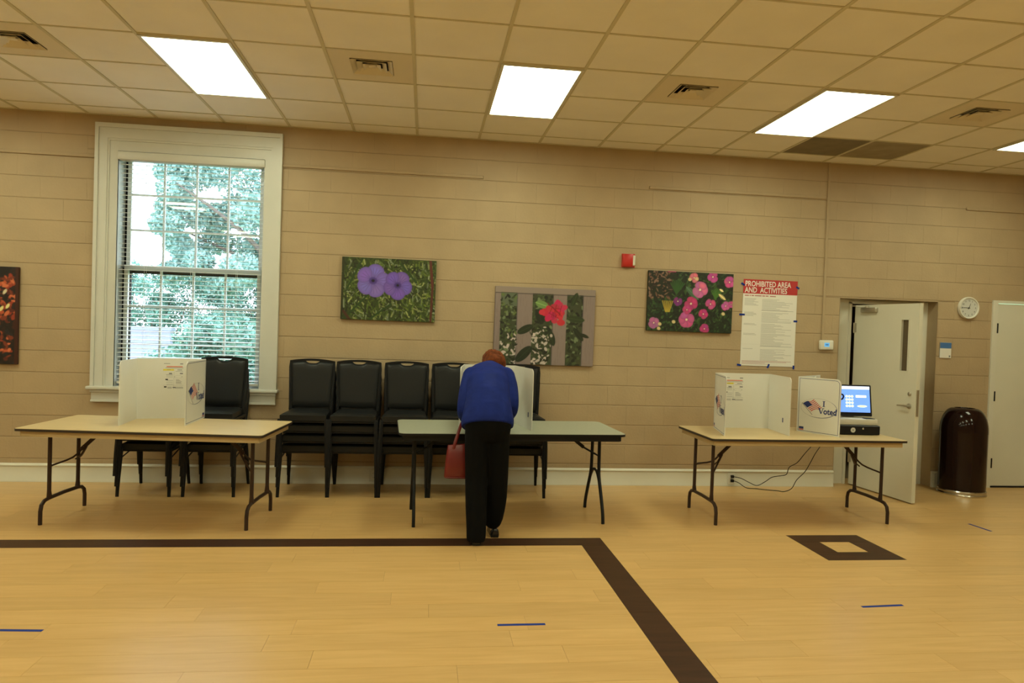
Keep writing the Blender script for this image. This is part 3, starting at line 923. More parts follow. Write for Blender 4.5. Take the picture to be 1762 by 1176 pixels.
# ================================================================= CHAIRS
def pad(bm, nu, nv, f):
    """closed cushion: f(u, v, side) -> point, u and v in 0..1"""
    top = [[bm.verts.new(f(i/nu, j/nv, 1)) for j in range(nv+1)] for i in range(nu+1)]
    bot = [[bm.verts.new(f(i/nu, j/nv, -1)) for j in range(nv+1)] for i in range(nu+1)]
    for g in (top, bot):
        for i in range(nu):
            for j in range(nv): bm.faces.new((g[i][j], g[i+1][j], g[i+1][j+1], g[i][j+1]))
    for j in range(nv):
        bm.faces.new((top[0][j], top[0][j+1], bot[0][j+1], bot[0][j])); bm.faces.new((top[nu][j], top[nu][j+1], bot[nu][j+1], bot[nu][j]))
    for i in range(nu):
        bm.faces.new((top[i][0], top[i+1][0], bot[i+1][0], bot[i][0])); bm.faces.new((top[i][nv], top[i+1][nv], bot[i+1][nv], bot[i][nv]))
def make_chair():
    t = thing('stacking_chair', '', 'chair')
    def seatf(u, v, s):
        e = min(1, min(u, 1-u)*9, min(v, 1-v)*9)
        rd = 1 - (1 - e)**2
        x = (u - 0.5) * (0.405 - 0.03*v); y = -0.235 + 0.41*v
        return (x, y, 0.435 + s*(0.024 + 0.014*rd) + (0.004*rd if s > 0 else 0))
    bm = N(); pad(bm, 14, 12, seatf); obj('seat', bm, m_vinyl, t, ang=60)
    bm = N()
    for s in (-1, 1): bx(bm, (s*0.207-0.009, -0.225, 0.392), (s*0.207+0.009, 0.19, 0.412))
    bx(bm, (-0.20, -0.225, 0.392), (0.20, -0.207, 0.410)); bx(bm, (-0.20, 0.16, 0.392), (0.20, 0.178, 0.410))
    obj('seat_frame', bm, m_black, t)
    def bz(x):   # top line of the backrest
        return 0.945 - 0.020*(abs(x)/0.205)**2
    def backy(z): return 0.175 + (z - 0.45)*0.13
    def backf(u, v, s):
        x = (u - 0.5) * 2 * (0.178 + 0.020*v)
        zt = bz(x) - 0.020 - 0.024*max(0, 1 - (abs(x)/0.062)**4)
        zb = 0.500 - 0.012*(1 - (abs(x)/0.185)**2)
        z = zb + (zt - zb)*v
        e = min(1, min(u, 1-u)*9, min(v, 1-v)*10)
        rd = 1 - (1 - e)**2
        return (x, backy(z) - 0.004 + (-0.016*rd - 0.002 if s > 0 else 0.010), z)
    bm = N(); pad(bm, 24, 14, backf); obj('backrest', bm, m_vinyl, t, ang=60)
    bm = N()
    O = []
    for i in range(17):
        x = -0.210 + 0.42*i/16
        O.append((x, bz(x)))
    prev = None
    for (xa, za), (xb, zb) in zip(O, O[1:]):
        vs = [bm.verts.new(p) for p in ((xa, backy(za)-0.012, za), (xb, backy(zb)-0.012, zb), (xb, backy(zb)+0.012, zb), (xa, backy(za)+0.012, za), (xa, backy(za)-0.012, za-0.021), (xb, backy(zb)-0.012, zb-0.021), (xb, backy(zb)+0.012, zb-0.021), (xa, backy(za)+0.012, za-0.021))]
        for f in ((0,1,2,3), (7,6,5,4), (0,4,5,1), (2,6,7,3)): bm.faces.new([vs[k] for k in f])
        if xa < -0.209: bm.faces.new([vs[k] for k in (0, 3, 7, 4)])
        if xb > 0.209: bm.faces.new([vs[k] for k in (1, 5, 6, 2)])
    bmesh.ops.remove_doubles(bm, verts=bm.verts[:], dist=0.0001)
    for s in (-1, 1):   # short down-turned ends
        tube(bm, [(s*0.2, backy(0.92), 0.92), (s*0.203, backy(0.86), 0.86), (s*0.188, backy(0.50), 0.50), (s*0.190, backy(0.46), 0.46)], [0.012, 0.015, 0.015, 0.014], 6)
    obj('back_frame', bm, m_black, t, ang=30)
    for s in (-1, 1):
        bm = N(); tube(bm, [(s*0.216, -0.265, 0.0), (s*0.213, -0.250, 0.18), (s*0.205, -0.232, 0.40), (s*0.203, -0.228, 0.425)], [0.015, 0.018, 0.020, 0.018], 6, flat=(1, 0.72)); obj('leg', bm, m_black, t)
        bm = N(); tube(bm, [(s*0.218, 0.262, 0.0), (s*0.212, 0.235, 0.14), (s*0.195, 0.185, 0.38), (s*0.183, backy(0.47), 0.475)], [0.014, 0.017, 0.018, 0.016], 6, flat=(1, 0.72)); obj('leg', bm, m_black, t)
        bm = N(); tube(bm, [(s*0.208, -0.235, 0.33), (s*0.203, 0.05, 0.385), (s*0.20, 0.18, 0.38)], 0.006, 6); obj('side_brace', bm, m_black, t)
    return t
ch0 = make_chair()
stk = [(-2.420, 3, 'behind the left booth, its top hidden'), (-1.875, 4, 'in front of the window'), (-1.060, 4, 'just right of the window'), (-0.622, 4, 'second right of the window'),
       (-0.168, 4, 'behind the grey-green table end'), (0.285, 4, 'just left of the bending person'), (0.930, 4, 'just right of the bending person')]
lev = {3: ['bottom', 'middle', 'topmost'], 4: ['bottom', 'second lowest', 'second highest', 'topmost']}
ft = True
for x, n, wh in stk:
    for i in range(n):
        lab = 'black vinyl stacking chair, %s of the stack %s' % (lev[n][i], wh)
        loc = (x + random.uniform(-0.004, 0.004), -0.312 - 0.027*i, 0.0965*i)
        if ft: ch0.location = loc; ch0['label'] = lab; ch0['group'] = 'stacked black chairs along the wall'; ft = False
        else: dup(ch0, loc, 0, lab, 'stacked black chairs along the wall')

# ================================================================= PRIVACY BOOTHS
TH = 0.006
def panel_outline(w, h, cut=None, r=0.045):
    """outline in (s, z); cut = 'end' rounds the top corner at s = w"""
    if not cut: return [(0, 0), (w, 0), (w, h), (0, h)]
    o = [(0, 0), (w, 0)]
    for k in range(7):
        a = PI/2*k/6
        o.append((w - r + r*math.cos(a), h - r + r*math.sin(a)))
    o.append((0, h))
    return o
def panel(bm, p, q, h, cut=None, y=0.0, th=TH, r=0.045):
    p = Vector((p[0], p[1], 0)); q = Vector((q[0], q[1], 0))
    d = (q - p); w = d.length; d.normalize(); nrm = Vector((d.y, -d.x, 0))
    A = []; B = []
    for s, z in panel_outline(w, h, cut, r):
        A.append(bm.verts.new(p + d*s + Vector((0, 0, z)) + nrm*(th/2)))
        B.append(bm.verts.new(p + d*s + Vector((0, 0, z)) - nrm*(th/2)))
    bm.faces.new(A); bm.faces.new(B[::-1])
    n = len(A)
    for k in range(n): bm.faces.new((A[k], B[k], B[(k+1) % n], A[(k+1) % n]))
def placed(o, p, q, z, side):
    """put artwork drawn in the xz plane (facing -y, x from 0) onto panel p->q; side=+1: on the nrm side"""
    p = Vector((p[0], p[1], 0)); q = Vector((q[0], q[1], 0))
    d = (q - p).normalized(); nrm = Vector((d.y, -d.x, 0))
    o.matrix_local = Matrix.Translation(p + nrm*(TH/2*1.0 + 0.0006) + Vector((0, 0, z))) @ Matrix((d, -nrm, Vector((0, 0, 1)))).transposed().to_4x4()
def logo(w, h, parent, p, q, corner=None):
    """oval I Voted emblem + border line; artwork in x 0..w, z 0..h on the +nrm side running p->q (left to right as seen)"""
    bm = N()
    def Q(pts, mi, y=0.0):
        f = bm.faces.new([bm.verts.new((a, y, b)) for a, b in pts]); f.material_index = mi
    def strip(pts, wd, mi, y=0.0, closed=False):
        n = len(pts)
        for k in range(n if closed else n-1):
            a = Vector((*pts[k], 0)); b = Vector((*pts[(k+1) % n], 0))
            d = (b-a).normalized()*wd/2; e = Vector((-d.y, d.x, 0))
            Q([(a-d*0.3-e)[:2], (b+d*0.3-e)[:2], (b+d*0.3+e)[:2], (a-d*0.3+e)[:2]], mi, y)
    # border line
    m_ = 0.014
    bl2 = [(m_, m_), (w-m_, m_)]
    if corner == 'right':
        bl2 += [(w-m_-0.035+0.035*math.cos(a), h-m_-0.035+0.035*math.sin(a)) for a in [PI/2*k/6 for k in range(7)]] + [(m_, h-m_)]
    else:
        bl2 += [(w-m_, h-m_)] + [(m_+0.035+0.035*math.cos(a), h-m_-0.035+0.035*math.sin(a)) for a in [PI/2+PI/2*k/6 for k in range(7)]]
    strip(bl2, 0.0035, 0, 0, True)
    cx, cz = w*0.505, h*0.46
    a_, b_ = w*0.42, h*0.17
    for k in range(48):
        t0_, t1_ = 2*PI*k/48, 2*PI*(k+1)/48
        wd = 0.0014 + 0.0035*max(0, math.cos(t0_ + 0.75))
        strip([(cx+a_*math.cos(t0_), cz+b_*math.sin(t0_)), (cx+a_*math.cos(t1_), cz+b_*math.sin(t1_))], wd, 0 if wd > 0.0018 else 2)
    # flag
    sc = w/0.40
    F = lambda u, v: (cx + sc*(-0.148 + 0.115*u*0.93 + v*0.078 + 0.006*math.sin(5*u)), cz + sc*(0.030 - 0.083*0.0 + u*0.048 - v*0.065 + 0.009*math.sin(6*u)))
    def patch(u0, u1, v0, v1, mi, y=0.0):
        n = 6
        for k in range(n):
            ua, ub = u0+(u1-u0)*k/n, u0+(u1-u0)*(k+1)/n
            Q([F(ua, v1), F(ub, v1), F(ub, v0), F(ua, v0)], mi, y)
    for k in range(0, 13, 2): patch(0, 1, k/13, (k+1)/13, 1)
    patch(0, 0.42, 0.0, 7/13, 0, -0.0004)
    strip([(cx-sc*0.158, cz+sc*0.034), (cx-sc*0.058, cz-sc*0.062)], 0.005*sc, 2)
    # lettering
    ty = -0.0004
    text_bm(bm, 'oted', 0.074*sc, (cx+sc*0.046, ty, cz-sc*0.046), offset=0.0021*sc, align='LEFT', sx=0.88)
    vx, vz, vh = cx+sc*0.022, cz-sc*0.046, 0.050*sc
    Q([(vx-0.024*sc, vz+vh), (vx-0.009*sc, vz+vh), (vx+0.007*sc, vz), (vx-0.002*sc, vz)], 0, ty)
    Q([(vx-0.001*sc, vz), (vx+0.006*sc, vz), (vx+0.024*sc, vz+vh), (vx+0.018*sc, vz+vh)], 0, ty)
    for c_ in (vx-0.016*sc, vx+0.021*sc): Q([(c_-0.011*sc, vz+vh-0.003*sc), (c_+0.011*sc, vz+vh-0.003*sc), (c_+0.011*sc, vz+vh+0.001*sc), (c_-0.011*sc, vz+vh+0.001*sc)], 0, ty)
    ix, iz, ih = cx+sc*0.048, cz+sc*0.020, 0.046*sc
    Q([(ix-0.0055*sc, iz), (ix+0.0055*sc, iz), (ix+0.0055*sc, iz+ih), (ix-0.0055*sc, iz+ih)], 0, ty)
    for zz in (iz, iz+ih): Q([(ix-0.013*sc, zz-0.002*sc), (ix+0.013*sc, zz-0.002*sc), (ix+0.013*sc, zz+0.002*sc), (ix-0.013*sc, zz+0.002*sc)], 0, ty)
    # small maker's label in the lower corner
    px = 0.022 if corner == 'right' else w - 0.022 - 0.045
    Q([(px, 0.030), (px+0.045, 0.030), (px+0.045, 0.050), (px, 0.050)], 0, 0)
    Q([(px, 0.020), (px+0.045, 0.020), (px+0.045, 0.028), (px, 0.028)], 1, 0)
    o = obj('voted_emblem', bm, [m_navy, m_redink, m_grayink], parent, smooth=False, label='I Voted emblem with flag inside a blue border line')
    placed(o, p, q, 0, 1)
    return o
def sheet(parent, p, q, x0_, z1_, w, h):
    bm = N()
    def R(x, z, ww, hh, mi, y=0.0):
        f = bm.faces.new([bm.verts.new(c) for c in ((x0_+x*w, y, z1_-z*h), (x0_+(x+ww)*w, y, z1_-z*h), (x0_+(x+ww)*w, y, z1_-(z+hh)*h), (x0_+x*w, y, z1_-(z+hh)*h))]); f.material_index = mi
    rr = random.Random(5)
    R(-0.02, -0.03, 1.04, 1.06, 5)
    y = -0.0003
    R(0.06, 0.02, 0.28, 0.018, 2, y); R(0.80, 0.02, 0.14, 0.035, 0, y)
    R(0.18, 0.12, 0.74, 0.035, 1, y); R(0.13, 0.175, 0.82, 0.016, 2, y)
    R(0.03, 0.225, 0.50, 0.055, 3, y); R(0.20, 0.243, 0.18, 0.018, 0, y); R(0.68, 0.243, 0.22, 0.022, 0, y); R(0.60, 0.30, 0.34, 0.010, 2, y)
    for a, b in ((0.30, 0.36), (0.80, 0.36), (0.48, 0.86)): R(a, b, 0.14, 0.045, 0, y)
    R(0.525, 0.33, 0.006, 0.62, 2, y)
    for zz in (0.41, 0.44, 0.50, 0.63, 0.69, 0.76): R(0.10+rr.uniform(0, 0.1), zz, 0.30, 0.010, 2, y)
    for zz in (0.60, 0.63, 0.67, 0.70, 0.74): R(0.62, zz, rr.uniform(0.15, 0.28), 0.012, 2, y)
    for k in range(20):
        t0_, t1_ = 2*PI*k/20, 2*PI*(k+1)/20
        P = lambda t, s: (x0_+w*(0.73+0.19*s*math.cos(t)), y, z1_-h*(0.50+0.048*s*math.sin(t)))
        f = bm.faces.new([bm.verts.new(c) for c in (P(t0_, 1), P(t1_, 1), P(t1_, 0.93), P(t0_, 0.93))]); f.material_index = 0
    R(0.14, 0.575, 0.12, 0.045, 4, y); R(0.08, 0.84, 0.12, 0.045, 4, y)
    for zz in (0.86, 0.885, 0.91): R(0.24, zz, 0.2, 0.010, 2, y); R(0.60, zz, 0.36, 0.010, 2, y)
    R(0.03, 0.80, 0.94, 0.006, 2, y)
    o = obj('instruction_print', bm, [m_grayink, m_pinkink, m_grayink, m_yellow, m_blackink, m_plastic], parent, smooth=False, label='printed voting instructions with a yellow bar')
    placed(o, p, q, 0, 1)
def booth(lab, BL, BR, FL, FR, zt, h, left_logo, right_logo, has_sheet, spot=None, sheet_w=0.19):
    base = ((BL[0]+BR[0]+FL[0]+FR[0])/4, (BL[1]+BR[1]+FL[1]+FR[1])/4)
    L_ = lambda p: (p[0]-base[0], p[1]-base[1])
    BL, BR, FL, FR = map(L_, (BL, BR, FL, FR))
    t = thing('voting_booth', lab, 'voting booth', (base[0], base[1], zt), 0, 'white tabletop voting booths')
    bm = N(); panel(bm, BL, BR, h); bk = obj('back_panel', bm, m_plastic, t, smooth=False)
    bm = N(); panel(bm, BL, FL, h, 'end'); lf = obj('side_panel', bm, m_plastic, t, smooth=False)
    bm = N(); panel(bm, BR, FR, h, 'end'); rt_ = obj('side_panel', bm, m_plastic, t, smooth=False)
    D = lambda a, b: (Vector(a)-Vector(b)).length
    if has_sheet: sheet(bk, BL, BR, D(BL, BR)*has_sheet, h*0.93, sheet_w, 0.235)
    if right_logo:  # outer face of the right wing seen from its right side: runs front -> back
        logo(D(FR, BR), h, rt_, FR, BR)
    if left_logo:   # outer face of the left wing: runs back -> front
        logo(D(BL, FL), h, lf, BL, FL, 'right')
    if spot:
        bm = N(); bx(bm, (0, -0.001, 0), (0.020, 0, 0.040)); o = obj('strap_patch', bm, m_navy, rt_, smooth=False, label='small dark blue patch')
        d = (Vector(FR)-Vector(BR)); p = Vector(BR) + d*spot
        placed(o, p, FR, 0.10, 1)
        if True:
            nr = Vector((d.normalized().y, -d.normalized().x))
    return t
booth('white tabletop voting booth on the tan table in front of the window', (-2.352, -0.945), (-1.852, -0.815), (-2.320, -1.36), (-1.851, -1.307), 0.738, 0.502, False, True, 0.365, sheet_w=0.165)
booth('white voting booth in front of the bending person on the grey-green table', (0.345, -0.93), (0.790, -0.93), (0.290, -1.40), (0.882, -1.42), 0.76, 0.502, False, False, 0, 0.80)
booth('open white voting booth on the table by the door, left one of two', (2.655, -0.895), (3.180, -0.900), (2.531, -1.415), (3.136, -1.367), 0.74, 0.505, True, False, 0.115, 0.68, 0.215)
# booth standing half folded: large emblem panel facing the camera
t = thing('voting_booth', 'half folded white voting booth with the large I Voted emblem, beside the tablet', 'voting booth', (3.48, -1.1, 0.74), 0, 'white tabletop voting booths')
L_ = lambda x, y: (x-3.48, y+1.1)
A_, B_, C_, D_ = L_(3.382, -1.045), L_(3.580, -1.395), L_(3.765, -0.745), L_(3.565, -1.00)
bm = N(); panel(bm, A_, B_, 0.50, 'end'); q_ = obj('side_panel', bm, m_plastic, t, smooth=False)
logo((Vector(A_)-Vector(B_)).length, 0.50, q_, A_, B_, 'right')
bm = N(); panel(bm, A_, C_, 0.50); obj('back_panel', bm, m_plastic, t, smooth=False)
bm = N(); panel(bm, C_, D_, 0.50, 'end'); obj('side_panel', bm, m_plastic, t, smooth=False)

# ================================================================= TABLET AND CASH DRAWER
t = thing('tablet_kiosk', 'check-in tablet with a blue keypad screen on a pale base', 'tablet', (3.86, -1.10, 0.828), -0.06)
bm = N(); bx(bm, (-0.19, -0.135, 0), (0.185, 0.14, 0.055), 0.008, 2); obj('base', bm, m_greyp, t)
boxobj('card_reader', (0.08, -0.125, 0.0555), (0.165, -0.06, 0.060), m_blackp, t, 0.002)
boxobj('receipt_slot', (-0.12, -0.125, 0.0552), (-0.04, -0.10, 0.058), m_whitep, t, 0.001)
sc_ = boxobj('screen_body', (-0.19, -0.012, 0.0), (0.188, 0.018, 0.285), m_blackp, t, 0.006)
sc_.location = (0, -0.03, 0.068); sc_.rotation_euler = (math.radians(-9), 0, 0)
pk = Pic(120, 90, (105, 150, 235))
pk.rect(0, 0, 120, 11, (215, 225, 255))
for i in range(3):
    for j in range(4): pk.ell(44 + i*9, 35 + j*11, 4.4, 4.4, 0, (225, 232, 205)); pk.line(42+i*9, 35+j*11, 46+i*9, 35+j*11, 1.2, (120, 130, 110))
pk.rect(74, 31, 108, 39, (225, 228, 255)); pk.ell(93, 68, 17, 4, 0, (230, 235, 200)); pk.line(84, 68, 100, 68, 1.4, (110, 115, 90))
pk.line(58, 84, 76, 84, 1.0, (80, 115, 190))
print_obj('screen', pk, -0.175, 0.035, 0.345, 0.236, -0.0128, m_screen, sc_, 'blue lit screen with keypad buttons')
bm = N(); bx(bm, (-0.06, 0.02, 0.04), (0.06, 0.08, 0.16), 0.01); obj('stand', bm, m_greyp, t)
t2 = thing('cash_drawer', 'black cash drawer with a round pale seal under the tablet', 'cash drawer', (3.865, -1.10, 0.7405), -0.06)
boxobj('drawer_body', (-0.20, -0.145, 0.004), (0.195, 0.15, 0.086), m_blackp, t2, 0.004)
boxobj('drawer_front', (-0.198, -0.150, 0.008), (0.193, -0.144, 0.082), m_blackp, t2, 0.002)
bm = N(); lathe(bm, [(0.022, -0.1502), (0.022, -0.1515)], 24, (-0.055, 0, 0.045), 'y'); o = obj('round_seal', bm, m_whitep, t2, label='round pale seal')
bm = N()
for r0, r1 in ((0.0195, 0.0185), (0.0145, 0.0138)):
    for k in range(24):
        a, b = 2*PI*k/24, 2*PI*(k+1)/24
        bm.faces.new([bm.verts.new((-0.055+r*math.cos(q), -0.1518, 0.045+r*math.sin(q))) for r, q in ((r0, a), (r0, b), (r1, b), (r1, a))])
for x_, w_ in ((-0.062, 0.004), (-0.057, 0.004), (-0.052, 0.004)): bm.faces.new([bm.verts.new(c) for c in ((x_, -0.1518, 0.039), (x_+w_, -0.1518, 0.039), (x_+w_, -0.1518, 0.050), (x_, -0.1518, 0.050))])
for zz in (0.036, 0.051): bm.faces.new([bm.verts.new(c) for c in ((-0.064, -0.1518, zz), (-0.046, -0.1518, zz), (-0.046, -0.1518, zz+0.002), (-0.064, -0.1518, zz+0.002))])
obj('seal_print', bm, m_grayink, o, smooth=False)
bm = N(); lathe(bm, [(0.009, -0.150), (0.009, -0.156), (0.006, -0.158)], 14, (0.035, 0, 0.060), 'y'); obj('lock', bm, m_chrome, t2)
bm = N(); tube(bm, smooth_path([(3.672, -1.21, 1.058), (3.683, -1.215, 1.085), (3.70, -1.215, 1.10), (3.716, -1.215, 1.085), (3.712, -1.21, 1.06), (3.69, -1.20, 1.045), (3.672, -1.18, 1.00), (3.668, -1.16, 0.92), (3.672, -1.17, 0.886)]), 0.007, 7)
tag(obj('stylus_holder', bm, m_blackp), 'black curled stylus holder at the edge of the screen behind the booth', 'stylus')

# ================================================================= POWER CORDS AND OUTLETS
def outlet(lab, x, z, plugs):
    t = thing('wall_outlet', lab, 'outlet', (x, -0.019, z))
    bm = N(); bx(bm, (-0.040, -0.008, -0.060), (0.040, 0, 0.060), 0.003); obj('cover_plate', bm, m_whitep, t)
    for dz in (0.022, -0.022):
        bm = N(); bx(bm, (-0.016, -0.0105, dz-0.014), (0.016, -0.0078, dz+0.014), 0.003)
        s_ = obj('socket', bm, m_whitep, t)
        bm = N(); bx(bm, (-0.007, -0.0112, dz-0.003), (-0.005, -0.0103, dz+0.006)); bx(bm, (0.005, -0.0112, dz-0.003), (0.007, -0.0103, dz+0.006)); obj('slots', bm, m_blackp, s_)
outlet('white wall outlet in the baseboard with two black plugs, under the right table', 3.245, 0.078, True)
outlet('white wall outlet in the baseboard behind the chair stacks', -0.469, 0.085, False)
c1 = [(3.235, -0.030, 0.107), (3.262, -0.055, 0.107), (3.33, -0.08, 0.095), (3.40, -0.11, 0.062), (3.475, -0.14, 0.035), (3.545, -0.17, 0.080), (3.605, -0.20, 0.135), (3.675, -0.24, 0.160), (3.72, -0.28, 0.185), (3.725, -0.32, 0.265), (3.775, -0.38, 0.325), (3.81, -0.46, 0.435), (3.78, -0.70, 0.60), (3.80, -0.80, 0.735), (3.80, -0.88, 0.7475), (3.80, -0.945, 0.75)]
c2 = [(3.235, -0.030, 0.063), (3.262, -0.055, 0.063), (3.31, -0.08, 0.045), (3.37, -0.12, 0.006), (3.46, -0.16, 0.006), (3.55, -0.21, 0.006), (3.64, -0.24, 0.006), (3.70, -0.28, 0.006), (3.765, -0.31, 0.045), (3.80, -0.34, 0.14), (3.86, -0.38, 0.23), (3.885, -0.43, 0.33), (3.895, -0.50, 0.44), (3.86, -0.70, 0.60), (3.86, -0.80, 0.735), (3.86, -0.88, 0.7475), (3.86, -0.945, 0.75)]
for pth, lab in ((c1, 'black power cord looping up through the air to the right table, upper of two'), (c2, 'black power cord resting on the floor below the right table, lower of two')):
    t = thing('power_cord', lab, 'cord', (pth[0][0], pth[0][1], pth[0][2]))
    P0 = Vector(pth[0])
    bm = N(); tube(bm, [Vector(p)-P0 for p in smooth_path(pth, 5)], 0.0038, 6); obj('cable', bm, m_blackp, t)
    bm = N(); bx(bm, (-0.004, -0.030, -0.014), (0.028, -0.001, 0.014), 0.005, 2); obj('plug', bm, m_blackp, t)

# ================================================================= WALL ITEMS
# pictures
def canvas(name, lab, x0_, z0_, w, h, pic, edge, tilt=0.0, dep=0.032):
    t = thing(name, lab, 'picture', (x0_+w/2, 0, z0_+h/2), 0, 'flower and leaf photographs on canvas')
    t.rotation_euler = (0, tilt, 0)
    boxobj('canvas_block', (-w/2, -dep, -h/2), (w/2, -0.001, h/2), edge, t, 0.003)
    print_obj('photo_print', pic, -w/2+0.002, -h/2+0.002, w-0.004, h-0.004, -dep-0.0006, m_print, t)
    return t
R1 = random.Random(21)
# 1: two purple flowers over grass
p = Pic(210, 138, (46, 60, 18))
gr = [(52, 72, 20), (84, 108, 30), (120, 140, 48), (150, 165, 130), (38, 50, 14), (95, 120, 50), (66, 88, 24), (170, 180, 110), (30, 40, 12), (78, 98, 20)]
for _ in range(1300):
    x, y = R1.uniform(0, 210), R1.uniform(0, 138); a = R1.gauss(1.1, 0.75); l = R1.uniform(4, 17)
    c = R1.choice(gr); k = R1.uniform(0.75, 1.1)
    p.line(x, y, x + l*math.cos(a), y + l*math.sin(a), R1.uniform(1.4, 3.6), tuple(v*k*0.86 for v in c))
for x0_, y0_, x1_, y1_ in ((45, 2, 12, 70), (60, 80, 8, 135), (130, 10, 165, 50), (110, 100, 60, 138)): p.line(x0_, y0_, x1_, y1_, 4, (34, 62, 18))
p.line(196, 2, 202, 60, 6, (92, 40, 30)); p.line(202, 60, 200, 138, 5, (84, 34, 26)); p.line(3, 0, 2, 138, 4, (40, 44, 14)); p.line(6, 120, 20, 138, 6, (70, 36, 24))
def flower(p, cx, cy, R, col, dk, rot, seed):
    q = random.Random(seed)
    for k in range(5):
        a = rot + k*2*PI/5
        p.ell(cx + R*0.58*math.cos(a), cy + R*0.58*math.sin(a), R*0.50, R*0.42, a + PI/2, tuple(v*0.86 for v in col))
        p.ell(cx + R*0.58*math.cos(a), cy + R*0.58*math.sin(a), R*0.47, R*0.38, a + PI/2, tuple(min(255, v*(1 + q.uniform(-0.05, 0.10))) for v in col), tuple(v*0.9 for v in col))
        for d_ in (-0.28, 0, 0.28):
            p.line(cx + R*0.15*math.cos(a), cy + R*0.15*math.sin(a), cx + R*0.75*math.cos(a+d_), cy + R*0.75*math.sin(a+d_), 1.0, tuple(v*0.80 for v in col))
    p.ell(cx, cy, R*0.26, R*0.22, 0, dk, tuple((v+w_)/2 for v, w_ in zip(col, dk)))
    p.ell(cx, cy, R*0.10, R*0.09, 0, tuple(v*0.35 for v in dk))
flower(p, 69, 50, 38, (128, 104, 202), (60, 40, 120), -1.3, 1)
flower(p, 124, 58, 33, (118, 90, 192), (56, 34, 112), -1.0, 2)
canvas('canvas_picture', 'canvas photo of two purple flowers against green grass', -0.833, 1.622, 0.918, 0.612, p, mat('canvas_edge_green', (0.03, 0.04, 0.015), 0.7), 0.004)
# 2: red flower on grey fence
p = Pic(210, 160, (60, 66, 44))
for _ in range(700):
    x, y = R1.uniform(0, 210), R1.uniform(10, 160)
    c = R1.choice([(38, 44, 26), (70, 84, 50), (22, 26, 18), (110, 125, 90), (50, 62, 36), (28, 34, 20)])
    if y > 95 and x < 120 and R1.random() < 0.45: c = (205, 190, 185)
    p.ell(x, y, R1.uniform(2, 7), R1.uniform(1.5, 4), R1.uniform(0, PI), c)
for x0_, x1_ in ((0, 12), (46, 78), (121, 150), (184, 210)):
    p.rect(x0_, 8, x1_, 160, (138, 122, 118))
    for _ in range(30):
        yy = R1.uniform(8, 150); xx = R1.uniform(x0_+2, x1_-1); p.line(xx, yy, xx, yy+R1.uniform(6, 25), 1, (130, 114, 110))
    p.line(x0_, 14, x0_, 160, 1.5, (95, 84, 88))
p.rect(0, 0, 210, 12, (146, 130, 122)); p.line(0, 13, 210, 13, 1.6, (70, 60, 58)); p.rect(12, 13, 46, 40, (90, 100, 80))
for _ in range(90):
    x, y = R1.uniform(12, 46), R1.uniform(14, 120); p.ell(x, y, R1.uniform(2, 6), R1.uniform(1, 3), R1.uniform(0, PI), R1.choice([(40, 50, 26), (96, 112, 60), (60, 72, 44), (22, 24, 18)]))
def leaf(p, x, y, a, l, w_, c):
    p.ell(x + l*0.5*math.cos(a), y + l*0.5*math.sin(a), l*0.52, w_, a, c)
    p.line(x, y, x + l*math.cos(a), y + l*math.sin(a), 0.8, tuple(v*1.5 for v in c))
for a in ((80, 78, 2.65, 36, 8, (34, 44, 24)), (78, 122, 2.35, 44, 10, (30, 42, 26)), (116, 88, 1.3, 32, 7, (32, 44, 24)), (150, 60, 0.1, 38, 7, (44, 56, 28)), (165, 80, 0.9, 34, 6, (28, 38, 22)), (88, 45, 1.2, 30, 9, (26, 34, 20)), (160, 35, -1.2, 30, 6, (40, 52, 28)), (84, 30, 0.3, 28, 8, (110, 140, 80)), (178, 92, 0.35, 22, 4, (26, 34, 20))): leaf(p, *a)
for _ in range(90):
    x, y = R1.gauss(98, 9), R1.uniform(80, 155); p.ell(x, y, R1.uniform(3, 7), R1.uniform(1.5, 3.5), R1.uniform(0, PI), R1.choice([(30, 40, 22), (22, 30, 16), (48, 60, 32), (190, 178, 172)]))
q = random.Random(4)
for k in range(34):
    a = q.uniform(0, 2*PI); rr_ = q.uniform(2, 20)
    p.ell(124 + rr_*math.cos(a)*1.15, 46 + rr_*math.sin(a), q.uniform(6, 12), q.uniform(5, 9), q.uniform(0, PI), (q.uniform(175, 215), q.uniform(20, 50), q.uniform(60, 90)))
for k in range(10): p.line(124+q.uniform(-16, 16), 46+q.uniform(-16, 16), 124+q.uniform(-16, 16), 46+q.uniform(-16, 16), 1.2, (130, 14, 28))
p.ell(98, 50, 7, 6, 0, (205, 48, 68)); p.ell(138, 70, 9, 7, 0, (200, 44, 58))
canvas('canvas_picture', 'canvas photo of a red flower against a grey wooden fence', 0.680, 1.226, 1.030, 0.782, p, mat('canvas_edge_grey', (0.22, 0.17, 0.15), 0.7), 0.004)
# 3: pink periwinkles
p = Pic(200, 134, (26, 36, 20))
for _ in range(1000):
    x, y = R1.uniform(0, 200), R1.uniform(0, 134)
    c = R1.choice([(30, 48, 24), (20, 30, 18), (50, 78, 34), (14, 20, 12), (36, 60, 34), (66, 90, 48)])
    if x < 55 and y < 60: c = R1.choice([(110, 78, 62), (56, 40, 34), (22, 24, 18), (130, 100, 84), (34, 34, 24)])
    p.ell(x, y, R1.uniform(2, 7), R1.uniform(1, 3), R1.uniform(0, PI), c)
for k in range(7): p.line(42 + k*1.5, 90, 34 + k*4, 66, 1.6, (190, 165, 60))
for k in range(9): p.line(158, 58, 148+k*3, 32+abs(k-4)*2, 1.8, (66, 110, 36))
for k in range(9): p.line(66, 50, 52+k*4, 18+abs(k-4)*2, 2.4, (44, 84, 36))
leaf(p, 118, 60, -2.4, 40, 7, (70, 100, 76)); leaf(p, 176, 40, -2.6, 10, 3, (215, 200, 150)); leaf(p, 182, 58, -2.5, 20, 4, (200, 185, 130))
